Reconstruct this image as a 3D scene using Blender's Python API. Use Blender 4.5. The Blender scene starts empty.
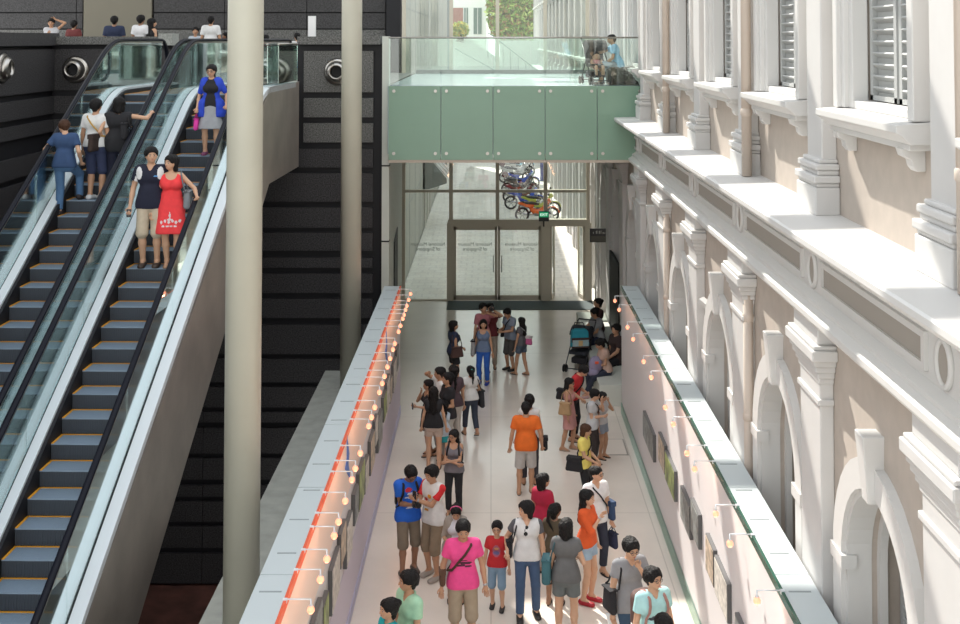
import bpy, math, random
import numpy as np
from mathutils import Vector, Matrix
random.seed(7)
R = math.radians
# ---------------------------------------------------------------- camera
F_PX = 1195.0; PITCH = R(2.2); EYE = 7.8
XP = 491.0; YP = 39.0 - F_PX * math.tan(PITCH)
sc = bpy.context.scene
cam_d = bpy.data.cameras.new('camera'); cam = bpy.data.objects.new('camera', cam_d)
sc.collection.objects.link(cam); sc.camera = cam
cam_d.sensor_width = 36; cam_d.lens = F_PX / 960 * 36
cam_d.shift_x = (480 - XP) / 960; cam_d.shift_y = (YP - 312) / 960
cam_d.clip_start = .1; cam_d.clip_end = 600
cam.location = (0, 0, EYE); cam.rotation_euler = (R(90) + PITCH, 0, 0)
# ---------------------------------------------------------------- world, sun, exposure
w = bpy.data.worlds.new('sky'); sc.world = w; w.use_nodes = True
nt = w.node_tree; bg = nt.nodes['Background']
tc = nt.nodes.new('ShaderNodeTexCoord'); sx = nt.nodes.new('ShaderNodeSeparateXYZ')
rp = nt.nodes.new('ShaderNodeValToRGB')
nt.links.new(tc.outputs['Generated'], sx.inputs[0]); nt.links.new(sx.outputs['Z'], rp.inputs[0])
rp.color_ramp.elements[0].color = (.84, .83, .79, 1); rp.color_ramp.elements[0].position = 0.0
rp.color_ramp.elements[1].color = (.74, .80, .88, 1); rp.color_ramp.elements[1].position = .8
nt.links.new(rp.outputs[0], bg.inputs[0]); bg.inputs[1].default_value = 1.2
SUN_DIR = Vector((.42, -1, -1)).normalized()
sd = bpy.data.lights.new('sun', 'SUN'); so = bpy.data.objects.new('sun', sd); sc.collection.objects.link(so)
sd.energy = 4.2; sd.angle = R(.6); sd.color = (1, .95, .87); so.location = (-5, 40, 40)
so.rotation_euler = SUN_DIR.to_track_quat('-Z', 'Y').to_euler()
sc.view_settings.view_transform = 'Standard'; sc.view_settings.look = 'None'
sc.view_settings.gamma = 1; sc.view_settings.use_curve_mapping = False
sc.view_settings.exposure = 0.86
# ---------------------------------------------------------------- helpers
def ray(px, py):
    u = (px - XP) / F_PX; v = (YP - py) / F_PX; c, s = math.cos(PITCH), math.sin(PITCH)
    return Vector((u, c - s * v, s + c * v))
def at(px, py, z=0.0):                      # the point of the plane Z=z seen at a pixel
    d = ray(px, py); t = (z - EYE) / d.z
    return Vector((d.x * t, d.y * t, z))
def atY(px, py, Y):
    d = ray(px, py); t = Y / d.y
    return Vector((d.x * t, Y, EYE + d.z * t))
def atX(px, py, X):
    d = ray(px, py); t = X / d.x
    return Vector((X, d.y * t, EYE + d.z * t))
MATS = {}
def mat(name, col, rough=.6, metal=0, noise=0, nscale=20, bump=0, emit=0, spec=None, coat=0):
    if name in MATS: return MATS[name]
    m = bpy.data.materials.new(name); m.use_nodes = True; t = m.node_tree
    b = t.nodes['Principled BSDF']
    b.inputs['Base Color'].default_value = (*col, 1); b.inputs['Roughness'].default_value = rough
    b.inputs['Metallic'].default_value = metal
    if spec is not None: b.inputs['Specular IOR Level'].default_value = spec
    if coat: b.inputs['Coat Weight'].default_value = coat
    if noise or bump:
        co = t.nodes.new('ShaderNodeTexCoord'); n = t.nodes.new('ShaderNodeTexNoise')
        n.inputs['Scale'].default_value = nscale; n.inputs['Detail'].default_value = 4
        t.links.new(co.outputs['Object'], n.inputs['Vector'])
        if noise:
            r_ = t.nodes.new('ShaderNodeValToRGB'); r_.color_ramp.elements[0].position = .3; r_.color_ramp.elements[1].position = .7
            r_.color_ramp.elements[0].color = (*[max(0, c * (1 - noise)) for c in col], 1)
            r_.color_ramp.elements[1].color = (*[min(1, c * (1 + noise)) for c in col], 1)
            t.links.new(n.outputs['Fac'], r_.inputs[0]); t.links.new(r_.outputs[0], b.inputs['Base Color'])
        if bump:
            bp = t.nodes.new('ShaderNodeBump'); bp.inputs['Strength'].default_value = bump; bp.inputs['Distance'].default_value = .02
            t.links.new(n.outputs['Fac'], bp.inputs['Height']); t.links.new(bp.outputs[0], b.inputs['Normal'])
    if emit:
        b.inputs['Emission Color'].default_value = (*col, 1); b.inputs['Emission Strength'].default_value = emit
    MATS[name] = m; return m
def glass(name, tint=(.85, .95, .9), refl=.12, rough=.02, rtint=(1, 1, 1)):
    if name in MATS: return MATS[name]
    m = bpy.data.materials.new(name); m.use_nodes = True; t = m.node_tree
    for n in list(t.nodes): t.nodes.remove(n)
    o = t.nodes.new('ShaderNodeOutputMaterial'); mx = t.nodes.new('ShaderNodeMixShader')
    tr = t.nodes.new('ShaderNodeBsdfTransparent'); tr.inputs[0].default_value = (*tint, 1)
    gl = t.nodes.new('ShaderNodeBsdfGlossy'); gl.inputs[0].default_value = (*rtint, 1); gl.inputs[1].default_value = rough
    lw = t.nodes.new('ShaderNodeLayerWeight'); lw.inputs[0].default_value = .35
    mp = t.nodes.new('ShaderNodeMapRange'); mp.inputs['To Min'].default_value = refl; mp.inputs['To Max'].default_value = min(1, refl + .45)
    t.links.new(lw.outputs['Fresnel'], mp.inputs['Value']); t.links.new(mp.outputs[0], mx.inputs[0])
    t.links.new(tr.outputs[0], mx.inputs[1]); t.links.new(gl.outputs[0], mx.inputs[2]); t.links.new(mx.outputs[0], o.inputs[0])
    MATS[name] = m; return m
def brickmat(name, c1, c2, mortar, bw, bh, ms=.02, rough=.7, plane='XY', offset=.5, rot=0, noise=.08, spec=.5, coat=0):
    m = bpy.data.materials.new(name); m.use_nodes = True; t = m.node_tree; b = t.nodes['Principled BSDF']
    co = t.nodes.new('ShaderNodeTexCoord'); mp = t.nodes.new('ShaderNodeMapping')
    if plane == 'XZ': mp.inputs['Rotation'].default_value = (R(90), 0, 0)
    if plane == 'YZ': mp.inputs['Rotation'].default_value = (R(90), 0, R(90))
    if rot: mp.inputs['Rotation'].default_value = (0, 0, rot)
    br = t.nodes.new('ShaderNodeTexBrick'); br.offset = offset
    br.inputs['Color1'].default_value = (*c1, 1); br.inputs['Color2'].default_value = (*c2, 1); br.inputs['Mortar'].default_value = (*mortar, 1)
    br.inputs['Scale'].default_value = 1; br.inputs['Mortar Size'].default_value = ms
    br.inputs['Brick Width'].default_value = bw; br.inputs['Row Height'].default_value = bh
    n = t.nodes.new('ShaderNodeTexNoise'); n.inputs['Scale'].default_value = 1.3; n.inputs['Detail'].default_value = 6
    mix = t.nodes.new('ShaderNodeMix'); mix.data_type = 'RGBA'; mix.blend_type = 'MULTIPLY'; mix.inputs[0].default_value = 1
    r_ = t.nodes.new('ShaderNodeValToRGB'); r_.color_ramp.elements[0].color = (1 - noise * 2, 1 - noise * 2, 1 - noise * 2, 1); r_.color_ramp.elements[0].position = .3
    r_.color_ramp.elements[1].position = .7
    t.links.new(co.outputs['Object'], mp.inputs[0]); t.links.new(mp.outputs[0], br.inputs[0]); t.links.new(co.outputs['Object'], n.inputs['Vector'])
    t.links.new(n.outputs['Fac'], r_.inputs[0]); t.links.new(br.outputs['Color'], mix.inputs[6]); t.links.new(r_.outputs[0], mix.inputs[7])
    t.links.new(mix.outputs[2], b.inputs['Base Color']); b.inputs['Roughness'].default_value = rough
    b.inputs['Specular IOR Level'].default_value = spec; b.inputs['Coat Weight'].default_value = coat; b.inputs['Coat Roughness'].default_value = .15
    MATS[name] = m; return m
class MB:
    def __init__(s): s.v = []; s.f = []; s.m = []; s.sm = []
    def add(s, vs, fs, m=0, smooth=False):
        o = len(s.v); s.v += [tuple(v) for v in vs]
        for f in fs: s.f.append([i + o for i in f]); s.m.append(m); s.sm.append(smooth)
        return s
    def box(s, x0, x1, y0, y1, z0, z1, m=0):
        x0, x1 = min(x0, x1), max(x0, x1); y0, y1 = min(y0, y1), max(y0, y1); z0, z1 = min(z0, z1), max(z0, z1)
        v = [(x, y, z) for z in (z0, z1) for y in (y0, y1) for x in (x0, x1)]
        return s.add(v, [(0, 2, 3, 1), (4, 5, 7, 6), (0, 1, 5, 4), (2, 6, 7, 3), (0, 4, 6, 2), (1, 3, 7, 5)], m)
    def obox(s, M, sx, sy, sz, m=0):        # a box of half sizes sx.. placed by matrix M
        v = [M @ Vector((x, y, z)) for z in (-sz, sz) for y in (-sy, sy) for x in (-sx, sx)]
        return s.add(v, [(0, 2, 3, 1), (4, 5, 7, 6), (0, 1, 5, 4), (2, 6, 7, 3), (0, 4, 6, 2), (1, 3, 7, 5)], m)
    def extrude(s, pts, vec, m=0, smooth=False):
        n = len(pts); a = [Vector(p) for p in pts]; b = [p + Vector(vec) for p in a]
        nrm = Vector((0, 0, 0))
        for i in range(n): nrm += a[i].cross(a[(i + 1) % n])
        fl = nrm.dot(Vector(vec)) > 0
        fs = [tuple(range(n))[::-1] if fl else tuple(range(n)), tuple(range(n, 2 * n)) if fl else tuple(range(n, 2 * n))[::-1]]
        s.add(a + b, fs, m)
        o = len(s.v) - 2 * n
        for i in range(n):
            j = (i + 1) % n; q = (i, j, n + j, n + i) if fl else (j, i, n + i, n + j)
            s.f.append([o + k for k in q]); s.m.append(m); s.sm.append(smooth)
        return s
    def tube(s, pts, r, n=8, m=0, caps=True, flat=1.0):
        pts = [Vector(p) for p in pts]; rs = r if isinstance(r, (list, tuple)) else [r] * len(pts)
        vs = []; up = None
        for i, p in enumerate(pts):
            d = (pts[min(i + 1, len(pts) - 1)] - pts[max(i - 1, 0)])
            if d.length < 1e-9: d = Vector((0, 0, 1))
            d.normalize()
            if up is None: up = Vector((0, 0, 1)) if abs(d.z) < .9 else Vector((1, 0, 0))
            a = d.cross(up)
            if a.length < 1e-6: a = d.orthogonal()
            a.normalize(); b = a.cross(d).normalized(); up = b
            for k in range(n):
                t = 2 * math.pi * k / n; vs.append(p + (a * math.cos(t) + b * math.sin(t) * flat) * rs[i])
        fs = []
        for i in range(len(pts) - 1):
            for k in range(n):
                k2 = (k + 1) % n; fs.append((i * n + k, i * n + k2, (i + 1) * n + k2, (i + 1) * n + k))
        s.add(vs, fs, m, True)
        if caps:
            o = len(s.v) - len(vs)
            s.f.append([o + k for k in range(n)][::-1]); s.m.append(m); s.sm.append(False)
            s.f.append([o + (len(pts) - 1) * n + k for k in range(n)]); s.m.append(m); s.sm.append(False)
        return s
    def lathe(s, prof, c=(0, 0, 0), n=20, m=0, axis='z', cap=True):
        vs = []
        for r_, z in prof:
            for k in range(n):
                t = 2 * math.pi * k / n; x, y = r_ * math.cos(t), r_ * math.sin(t)
                p = {'z': (x, y, z), 'y': (x, z, -y), 'x': (z, x, y)}[axis]
                vs.append((p[0] + c[0], p[1] + c[1], p[2] + c[2]))
        fs = []
        for i in range(len(prof) - 1):
            for k in range(n):
                k2 = (k + 1) % n; fs.append((i * n + k, i * n + k2, (i + 1) * n + k2, (i + 1) * n + k))
        s.add(vs, fs, m, True)
        if cap:
            o = len(s.v) - len(vs); L = len(prof) - 1
            s.f.append([o + k for k in range(n)][::-1]); s.m.append(m); s.sm.append(False)
            s.f.append([o + L * n + k for k in range(n)]); s.m.append(m); s.sm.append(False)
        return s
    def ball(s, c, rx, ry=None, rz=None, n=10, m=0):
        ry = ry or rx; rz = rz or rx; vs = []; fs = []; h = n // 2 + 1
        for i in range(h + 1):
            a = math.pi * i / h
            for k in range(n):
                t = 2 * math.pi * k / n
                vs.append((c[0] + rx * math.sin(a) * math.cos(t), c[1] + ry * math.sin(a) * math.sin(t), c[2] + rz * math.cos(a)))
        for i in range(h):
            for k in range(n): k2 = (k + 1) % n; fs.append((i * n + k, (i + 1) * n + k, (i + 1) * n + k2, i * n + k2))
        return s.add(vs, fs, m, True)
    def build(s, name, mats, parent=None, loc=(0, 0, 0), bevel=0):
        me = bpy.data.meshes.new(name); me.from_pydata(s.v, [], s.f)
        mats = mats if isinstance(mats, (list, tuple)) else [mats]
        for m in mats: me.materials.append(m)
        me.polygons.foreach_set('material_index', s.m); me.polygons.foreach_set('use_smooth', s.sm); me.update()
        o = bpy.data.objects.new(name, me); o.location = loc; sc.collection.objects.link(o)
        if parent: o.parent = parent
        if bevel:
            b = o.modifiers.new('bevel', 'BEVEL'); b.width = bevel; b.segments = 2; b.limit_method = 'ANGLE'
        return o
def tag(o, label=None, cat=None, group=None, kind=None):
    if label: o['label'] = label
    if cat: o['category'] = cat
    if group: o['group'] = group
    if kind: o['kind'] = kind
    return o
def empty(name, loc=(0, 0, 0), rz=0, label=None, cat=None, group=None, kind=None):
    o = bpy.data.objects.new(name, None); o.location = loc; o.rotation_euler = (0, 0, rz); o.empty_display_size = .2
    sc.collection.objects.link(o); return tag(o, label, cat, group, kind)
def dup(o, loc=None, rz=None, parent=None, label=None):
    c = o.copy(); sc.collection.objects.link(c)
    if parent: c.parent = parent
    if loc is not None: c.location = loc
    if rz is not None: c.rotation_euler = (0, 0, rz)
    if label: c['label'] = label
    for ch in list(o.children): dup(ch, parent=c)
    return c
ORD = 'nearest,second,third,fourth,fifth,sixth,seventh,eighth,ninth,tenth,eleventh,twelfth,thirteenth,fourteenth,fifteenth,sixteenth,seventeenth,eighteenth,nineteenth,twentieth,twenty-first,twenty-second,twenty-third,twenty-fourth,twenty-fifth,twenty-sixth,farthest'.split(',')
def nth(i): return ORD[i] + (' one' if i == 0 else ' one counted from the camera')
def struct(o, label=None, cat=None): return tag(o, label, cat, None, 'structure')
# ---------------------------------------------------------------- materials
M_WHITE = mat('white_paint', (.56, .55, .535), .55, noise=.03, nscale=3)
M_WHITE2 = mat('white_moulding', (.60, .59, .57), .5)
M_TAN = mat('beige_render', (.43, .375, .325), .8, noise=.05, nscale=6)
M_PIPE = mat('beige_pipe', (.55, .47, .40), .5)
M_SHUT = mat('grey_shutter', (.40, .41, .40), .5)
M_COL = mat('cream_column_paint', (.50, .485, .40), .4, noise=.03, nscale=2)
M_GRAN = mat('dark_granite', (.036, .034, .036), .6, noise=.9, nscale=38)
M_GRAN2 = mat('mid_granite', (.040, .039, .041), .6, noise=.65, nscale=38)
M_COPE = mat('light_granite', (.115, .115, .11), .6, noise=.7, nscale=38)
M_BLACK = mat('black_recess', (.006, .006, .009), .6)
M_BLK = mat('black_plastic', (.012, .012, .014), .35)
M_RUB = mat('black_handrail_rubber', (.005, .006, .012), .5, spec=.2)
M_STEEL = mat('brushed_steel', (.46, .44, .41), .3, metal=1)
M_STEELD = mat('dark_brushed_steel', (.50, .44, .39), .40, metal=.8, noise=.14, nscale=1.6)
M_ALU = mat('pale_aluminium', (.74, .77, .79), .4, metal=.2)
M_FRAME = mat('bronze_frame', (.60, .55, .45), .5)
M_PALE = mat('pale_stone_panel', (.60, .62, .56), .55, noise=.05, nscale=1.5)
M_CONC = mat('grey_concrete', (.36, .36, .315), .75, noise=.12, nscale=4)
M_GPAN = mat('green_glass_cladding', (.20, .325, .24), .22, noise=.03, nscale=1)
M_LEDGE = mat('ledge_panel', (.52, .565, .57), .45)
M_WALLW = mat('display_wall_paint', (.70, .665, .66), .6)
M_WALLGLOW = mat('display_wall_lamp_glow', (.82, .66, .57), .6)  # warm glow of the lamps, put into the wall colour
M_WALLV = mat('display_wall_lavender', (.62, .56, .64), .6)
M_RED = mat('red_strip', (.75, .10, .03), .5)
M_BULB = mat('warm_bulb', (1, .34, .20), .3, emit=.75)
M_BULBC = mat('bulb_core', (1, .62, .42), .3, emit=1.6)
M_GL = glass('clear_glass', (.93, .97, .95), .03)
M_GLB = glass('green_balustrade_glass', (.90, .96, .93), .07)
M_GLE = glass('escalator_glass', (.90, .95, .95), .26, rtint=(.88, .97, .97))
M_GLL = glass('landing_glass', (.70, .82, .76), .50, rough=.06, rtint=(.90, 1, .94))
M_STEP = mat('escalator_step_metal', (.25, .32, .40), .45, metal=.2)
M_RISER = mat('escalator_riser_metal', (.060, .070, .085), .5, metal=.3)
M_YEL = mat('yellow_line_paint', (.75, .33, .02), .5)
M_FLOOR = brickmat('polished_limestone_floor', (.84, .755, .66), (.825, .74, .645), (.66, .59, .51), 2.6, 5.0, .010, .22, offset=0, noise=.04, coat=.35)
M_PAVE = brickmat('street_pavers', (.88, .85, .77), (.84, .80, .71), (.76, .73, .66), .42, .42, .03, .8, noise=.07)
# ---------------------------------------------------------------- floors
struct(MB().box(-2.3, 3.45, 3.0, 36.0, -.25, 0).box(-2.9, -2.3, 24.8, 36, -.25, 0).build('floor', M_FLOOR), 'polished pale limestone floor of the hall', 'floor')
struct(MB().box(-2.75, 3.4, 36.0, 79.0, -.3, -.01).build('pavement', M_PAVE), 'pale brick paved lane outside the glass doors', 'pavement')
struct(MB().box(-10, -3.4, 3.0, 26.8, -4.4, -4.1).build('floor', mat('basement_floor', (.10, .04, .03), .6, noise=.5, nscale=2)), 'dark basement floor under the escalators', 'floor')
# concrete upstand beside the void
struct(MB().box(-3.4, -2.3, 3, 24.8, -4.1, 1.0).build('wall_left', M_CONC), 'grey concrete upstand along the void', 'wall')
# ---------------------------------------------------------------- black granite walls
b = MB(); b.box(-10.2, -2.40, 26.6, 27.0, -4.3, 5.35, 0); b.box(-10.2, -7.08, 26.6, 27.0, 5.35, 7.7, 0); b.box(-4.3, -2.40, 26.6, 27.0, 5.35, 7.7, 0)
def Zr(y): return atY(300, y, 26.6).z
def blocks(x0, x1, rows, seams, m):
    for (ya, yb) in rows:
        xs = [x0] + [s_ for s_ in seams if x0 < s_ < x1] + [x1]
        for a_, c_ in zip(xs, xs[1:]): b.box(a_ + .006, c_ - .006, 26.5, 26.6, Zr(yb), Zr(ya), m)
rows_r = [(51, 92), (98, 117), (123, 142)]
rows_low = [(148.5, 167), (173, 201), (207, 227), (232, 250), (257, 267), (273, 292), (298, 317), (324, 353), (358, 381), (386, 406), (411, 421), (427, 452), (457, 478), (484, 495), (500, 520), (525, 546), (552, 581)]
blocks(-4.15, -2.6, rows_r, [], 1)
blocks(-10.1, -2.6, rows_low, [-8.2, -6.3], 2)
blocks(-10.1, -7.12, [(49, 90), (96, 113), (119, 131), (137, 143)], [-8.5], 2)
for x0, x1 in ((-9.75, -7.35), (-4.28, -2.45)): b.box(x0, x1, 26.4, 26.9, 7.68, Zr(36.5) , 1)
b.box(-7.34, -7.02, 26.38, 26.9, 7.66, Zr(33.5), 4)
struct(b.build('wall_back', [M_BLACK, M_COPE, M_GRAN, M_GRAN2, mat('pale_granite_block', (.30, .31, .29), .6, noise=.3, nscale=38)]), 'black granite wall with banded blocks behind the escalators', 'wall')
b = MB(); b.box(-10.1, -9.75, 3, 26.6, -4.3, 7.66, 0)
for (ya, yb) in [(49, 90), (96, 113), (119, 131)] + rows_low:
    for yy in (6, 11, 16, 20.2, 23.4):
        b.box(-9.75, -9.66, yy, min(26.5, yy + (3.1 if yy > 20 else 4.1)), Zr(yb), Zr(ya), 1)
b.box(-10.1, -9.6, 3, 26.6, 7.66, 7.93, 2)
struct(b.build('wall_left', [M_BLACK, M_GRAN, M_GRAN2]), 'dark granite side wall at the far left', 'wall')
# right end cap and pale corridor wall under the bridge
b = MB(); b.box(-2.40, -2.24, 26.4, 26.62, -.2, 7.86, 0)
b.extrude([(-2.40, 26.62, 0), (-2.24, 26.62, 0), (-2.66, 36, 0), (-3.0, 36, 0), (-3.0, 26.62, 0)], (0, 0, 6.4), 0)
for z in (1.65, 3.35, 5.0): b.box(-2.41, -2.235, 26.39, 26.62, z, z + .03, 1)
b.extrude([(-2.36, 29.1, 0), (-2.33, 29.1, 0), (-2.43, 31.4, 0), (-2.46, 31.4, 0)], (0, 0, 2.9), 1)
struct(b.build('wall_left', [M_PALE, M_BLACK]), 'pale stone panelled wall with a dark slot by the glass front', 'wall')
# landing
struct(MB().box(-14, -2.3, 27.0, 36.4, 6.35, 6.78).box(-7.08, -4.3, 26.5, 27.0, 6.35, 6.78).build('floor', mat('landing_floor', (.30, .29, .27), .4)), 'upper landing floor', 'floor')
b = MB(); b.box(-16, -3.15, 36.4, 36.8, 6.3, 15.6, 0)
zz = [6.8, 7.5, 8.1, 8.6, 9.3, 9.9, 10.6, 11.3, 12]
for i, (za, zb) in enumerate(zip(zz, zz[1:])):
    for xa, xc in ((-16, -12.6), (-10.25, -8.1), (-8.1, -5.6), (-5.6, -3.2), (-12.6, -12.4)):
        b.box(xa + .01, xc - .01, 36.3, 36.4, za + .02, zb - .02, 2 if i % 3 == 1 else 1)
b.box(-12.36, -10.3, 36.25, 36.4, 6.78, 12, 3)
struct(b.build('wall_back', [M_BLACK, M_GRAN2, M_COPE, mat('olive_beige_plaster', (.20, .185, .145), .8)]), 'dark stone wall with a beige bay behind the landing', 'wall')
b = MB(); b.box(-3.15, -2.72, 36, 36.5, 0, 15.6)
struct(b.build('wall_left', M_BLACK), 'black strip beside the glass front', 'wall')
# ---------------------------------------------------------------- left display partition
def quadwall(name, Xi, Xo, Y0, Y1, H, mats, side): pass
PH = 2.63
def partition(side, Xi, Xo, label):
    root = empty('display_partition', ((Xi + Xo) / 2, 14, 0), 0, label, 'partition')
    cx = (Xi + Xo) / 2; s = 1 if Xi > cx else -1; hw = abs(Xi - Xo) / 2
    b = MB(); y0, y1 = -9, 11.25
    b.box(-hw, hw, y0, y1, 0.0, PH - .03, 0)
    # bands on the inner face: lamp glow put into the upper colour, lavender below
    xf = s * hw
    if side == 'l':
        b.box(xf, xf + .006, y0, y1, 1.78, PH - .03, 1); b.box(xf, xf + .006, y0, y1, .10, .95, 2)
    b.build('panel_core', [M_WALLW, M_WALLGLOW, M_WALLV], root)
    t = MB(); n = 9
    for i in range(n):
        ya = y0 + (y1 - y0) * i / n; yb = y0 + (y1 - y0) * (i + 1) / n
        t.box(-hw - .01, hw + .01, ya + .006, yb - .006, PH - .03, PH)
    t.build('top_cover', M_LEDGE, root)
    for i in range(24):
        yy = y0 + .5 + i * .84
        MB().box(-.09 - .02 * (i % 2), .10, yy, yy + .022, PH - .002, PH + .004).build('slot', mat('slot_shadow_grey', (.28, .31, .31), .6), root)
    MB().box(xf - s * .012, xf + s * .016, y0, y1, PH - .07, PH + .006).build('edge_strip', M_RED if side == 'l' else mat('dark_green_glass_edge', (.03, .10, .07), .15), root)
    MB().box(xf, xf + s * .02, y0, y1, 0.0, .16 if side == 'l' else .22).build('skirting', mat('lavender_skirting', (.45, .44, .60), .4) if side == 'l' else glass('teal_skirting_glass', (.62, .82, .76), .30, .05, (.75, .92, .86)), root)
    return root
PL = partition('l', -1.90, -2.22, 'low white display partition on the left with a red top edge')
PR = partition('r', 2.73, 3.06, 'low white display partition on the right below the arches')
# blue kite shaped wall graphics on the left partition
for i, (px, py, h) in enumerate([(347, 462, .62), (386, 349, .75)]):
    p = atX(px, py, -1.89)
    g = MB(); c = [(0, .35, -h * .55), (0, .12, -h * .1), (0, .22, h * .05), (0, -.05, h * .6), (0, .0, h * .1), (0, -.2, -.02)]
    g.extrude([(p.x - .004, p.y + q[1], p.z + q[2]) for q in c], (.012, 0, 0), 0)
    tag(g.build('wall_decal', mat('blue_decal', (.10, .20, .55), .5)), ['blue kite shaped decal on the left partition nearer the camera', 'blue kite shaped decal high on the far half of the left partition'][i], 'decal')
# pictures
MP = [mat('photo_grey', (.22, .23, .22), .4, noise=.6, nscale=9), mat('photo_sepia', (.50, .40, .30), .4, noise=.5, nscale=12), mat('photo_green', (.25, .30, .10), .4, noise=.8, nscale=5), mat('photo_pale', (.60, .56, .50), .4, noise=.35, nscale=14)]
M_MOUNT = mat('dark_mount', (.10, .10, .10), .4)
def picture(X, s, ya, yb, za, zb, m, label, group):
    r_ = empty('framed_picture', (X, (ya + yb) / 2, (za + zb) / 2), 0, label, 'picture', group)
    hy, hz = (yb - ya) / 2, (zb - za) / 2
    MB().box(0, s * .05, -hy, hy, -hz, hz).build('frame', M_MOUNT, r_)
    MB().box(s * .05, s * .056, -hy + .02, hy - .02, -hz + .02, hz - .02).build('print', m, r_)
rp_ = [(641, 403, 651, 0), (656, 423.5, 662, 1), (662.5, 441, 671.5, 2), (677.4, 475, 686.5, 0), (687.5, 487, 695, 0), (702, 521, 709.5, 1), (710.5, 542, 723, 3), (730, 597, 743, 0)]
rl_ = ['small grey picture, farthest on the right partition', 'small sepia picture, second from the far end of the right partition', 'picture with green and dark stripes on the right partition', 'grey picture, farther of the dark pair on the right partition', 'grey picture, nearer of the dark pair on the right partition', 'sepia collage picture, farther of the brown pair on the right partition', 'large pale collage picture on the right partition', 'grey picture nearest the camera on the right partition']
for (xa, yt, xb, k), l_ in zip(rp_, rl_):
    ya = 2.68 * F_PX / (xa - XP); yb = 2.68 * F_PX / (xb - XP); zt = atX(xa, yt, 2.70).z
    picture(2.73, -1, yb, ya, zt - .44, zt, MP[k], l_, 'pictures on the right partition')
yy = 24.2
for i in range(19):
    wd = [.5, .7, .42, .6][i % 4]; zt = 1.70 - .08 * (i % 3)
    picture(-1.894, 1, yy - wd, yy, zt - (.42 + .1 * (i % 2)), zt, MP[[0, 3, 1, 3, 2][i % 5]], 'framed picture on the left partition, the %s of the row counted from its far end' % ORD[i].replace('nearest', 'first'), 'pictures on the left partition')
    yy -= wd + [.12, .3, .1][i % 3]
# lamps on short arms
def lamp_proto(s):
    r_ = empty('picture_lamp', (0, 0, 0))
    MB().box(-.02, .02, -.02, .02, 0, .035).build('clamp', M_ALU, r_)
    MB().tube([(0, 0, .03), (s * .24, 0, .03)], .007, 6).build('arm', M_ALU, r_)
    MB().lathe([(.008, .03), (.008, -.01), (.02, -.03)], (s * .24, 0, 0), 8).build('socket', M_ALU, r_)
    MB().lathe([(.018, -.028), (.034, -.055), (.036, -.075), (.02, -.098), (.004, -.102)], (s * .24, 0, 0), 12).ball((s * .24, 0, -.07), .022, n=8, m=1).build('bulb', [M_BULB, M_BULBC], r_)
    ld = bpy.data.lights.new('bulb_light', 'POINT'); ld.energy = .65; ld.color = (1, .50, .28); ld.shadow_soft_size = .05
    lo_ = bpy.data.objects.new('bulb_light', ld); sc.collection.objects.link(lo_); lo_.parent = r_; lo_.location = (s * .24, 0, -.16)
    return r_
lb = [(397.4, 333), (394.6, 345), (392, 351), (389.5, 360), (386.4, 368.5), (383.3, 378), (381.5, 385), (378.7, 394), (374.4, 409), (371, 419), (367, 428), (360, 455), (355.4, 470.5), (350.6, 481.6), (345, 503), (338, 524), (332.5, 538), (325, 561.5), (318, 582), (308, 612.5), (399.5, 327), (401.4, 320), (403.8, 316), (405, 311), (406, 307), (408, 301), (410, 295)]
rb = [(616.5, 302), (620, 311), (629.6, 328.6), (635, 340.6), (644.4, 363), (652.6, 379), (666, 409), (674, 426), (687, 455), (695.4, 471), (717.4, 516), (732, 546), (758, 603.5)]
lp = lamp_proto(1); rpx = lamp_proto(-1)
lb.sort(key=lambda q: -q[1]); rb.sort(key=lambda q: -q[1])
for i, (x, y) in enumerate(lb):
    Y = at(x, y, PH - .11).y; o = lp if i == 0 else dup(lp); o.location = (-1.90, Y, PH - .02)
    tag(o, 'small glowing lamp on the left partition top, the %s' % nth(i), 'lamp', 'lamps along the left partition')
for i, (x, y) in enumerate(rb):
    Y = at(x, y, PH - .11).y; o = rpx if i == 0 else dup(rpx); o.location = (2.73, min(Y, 25.1), PH - .02)
    tag(o, 'small glowing lamp on the right partition top, the %s' % nth(i), 'lamp', 'lamps along the right partition')
# ---------------------------------------------------------------- columns
for i, (x, y, l_) in enumerate([(-2.77, 13.5, 'nearer thick cream round column at left'), (-2.735, 23.5, 'farther cream round column beside the left partition')]):
    tag(MB().lathe([(.20, 1.0), (.20, 15.5)], n=48).build('round_column', M_COL, loc=(x, y, 0)), l_, 'column')
# ---------------------------------------------------------------- bridge
BY0, BY1, BZ, BB = 26.05, 35.8, 6.78, 5.18
br = empty('footbridge', (.7, 26.05, BB), 0, 'green glass clad footbridge crossing the hall', 'bridge')
MB().box(-2.95, 2.75, .05, 9.7, .12, BZ - BB - .01).build('deck', mat('pale_blue_deck', (.42, .52, .52), .25), br)
gx = [atY(p, 90, BY0).x - .7 for p in (388.5, 441, 493, 545, 597, 645)]
for a_, c_ in zip(gx, gx[1:]):
    p_ = MB().box(a_ + .008, c_ - .008, -.03, .02, 0, BZ - BB).build('cladding_panel', M_GPAN, br)
    for bx_ in (a_ + .12, c_ - .12):
        for bz_ in (.14, BZ - BB - .11):
            MB().lathe([(.035, -.055), (.035, -.03)], (bx_, 0, bz_), 10, axis='y').build('bolt', M_STEEL, p_)
MB().box(gx[0], gx[-1], -.02, .3, -.06, 0).build('soffit_edge', mat('beige_edge', (.5, .42, .35), .6), br)
for yy, nm in ((-.02, 0), (9.62, 1)):
    for a_, c_ in zip(gx, gx[1:]):
        MB().box(a_ + .006, c_ - .006, yy, yy + .015, BZ - BB + .02, BZ - BB + 1.03).build('glass_panel', M_GLB, br)
    MB().tube([(gx[0], yy, BZ - BB + 1.05), (gx[-1], yy, BZ - BB + 1.05)], .018, 8).build('handrail', M_STEEL, br)
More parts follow.
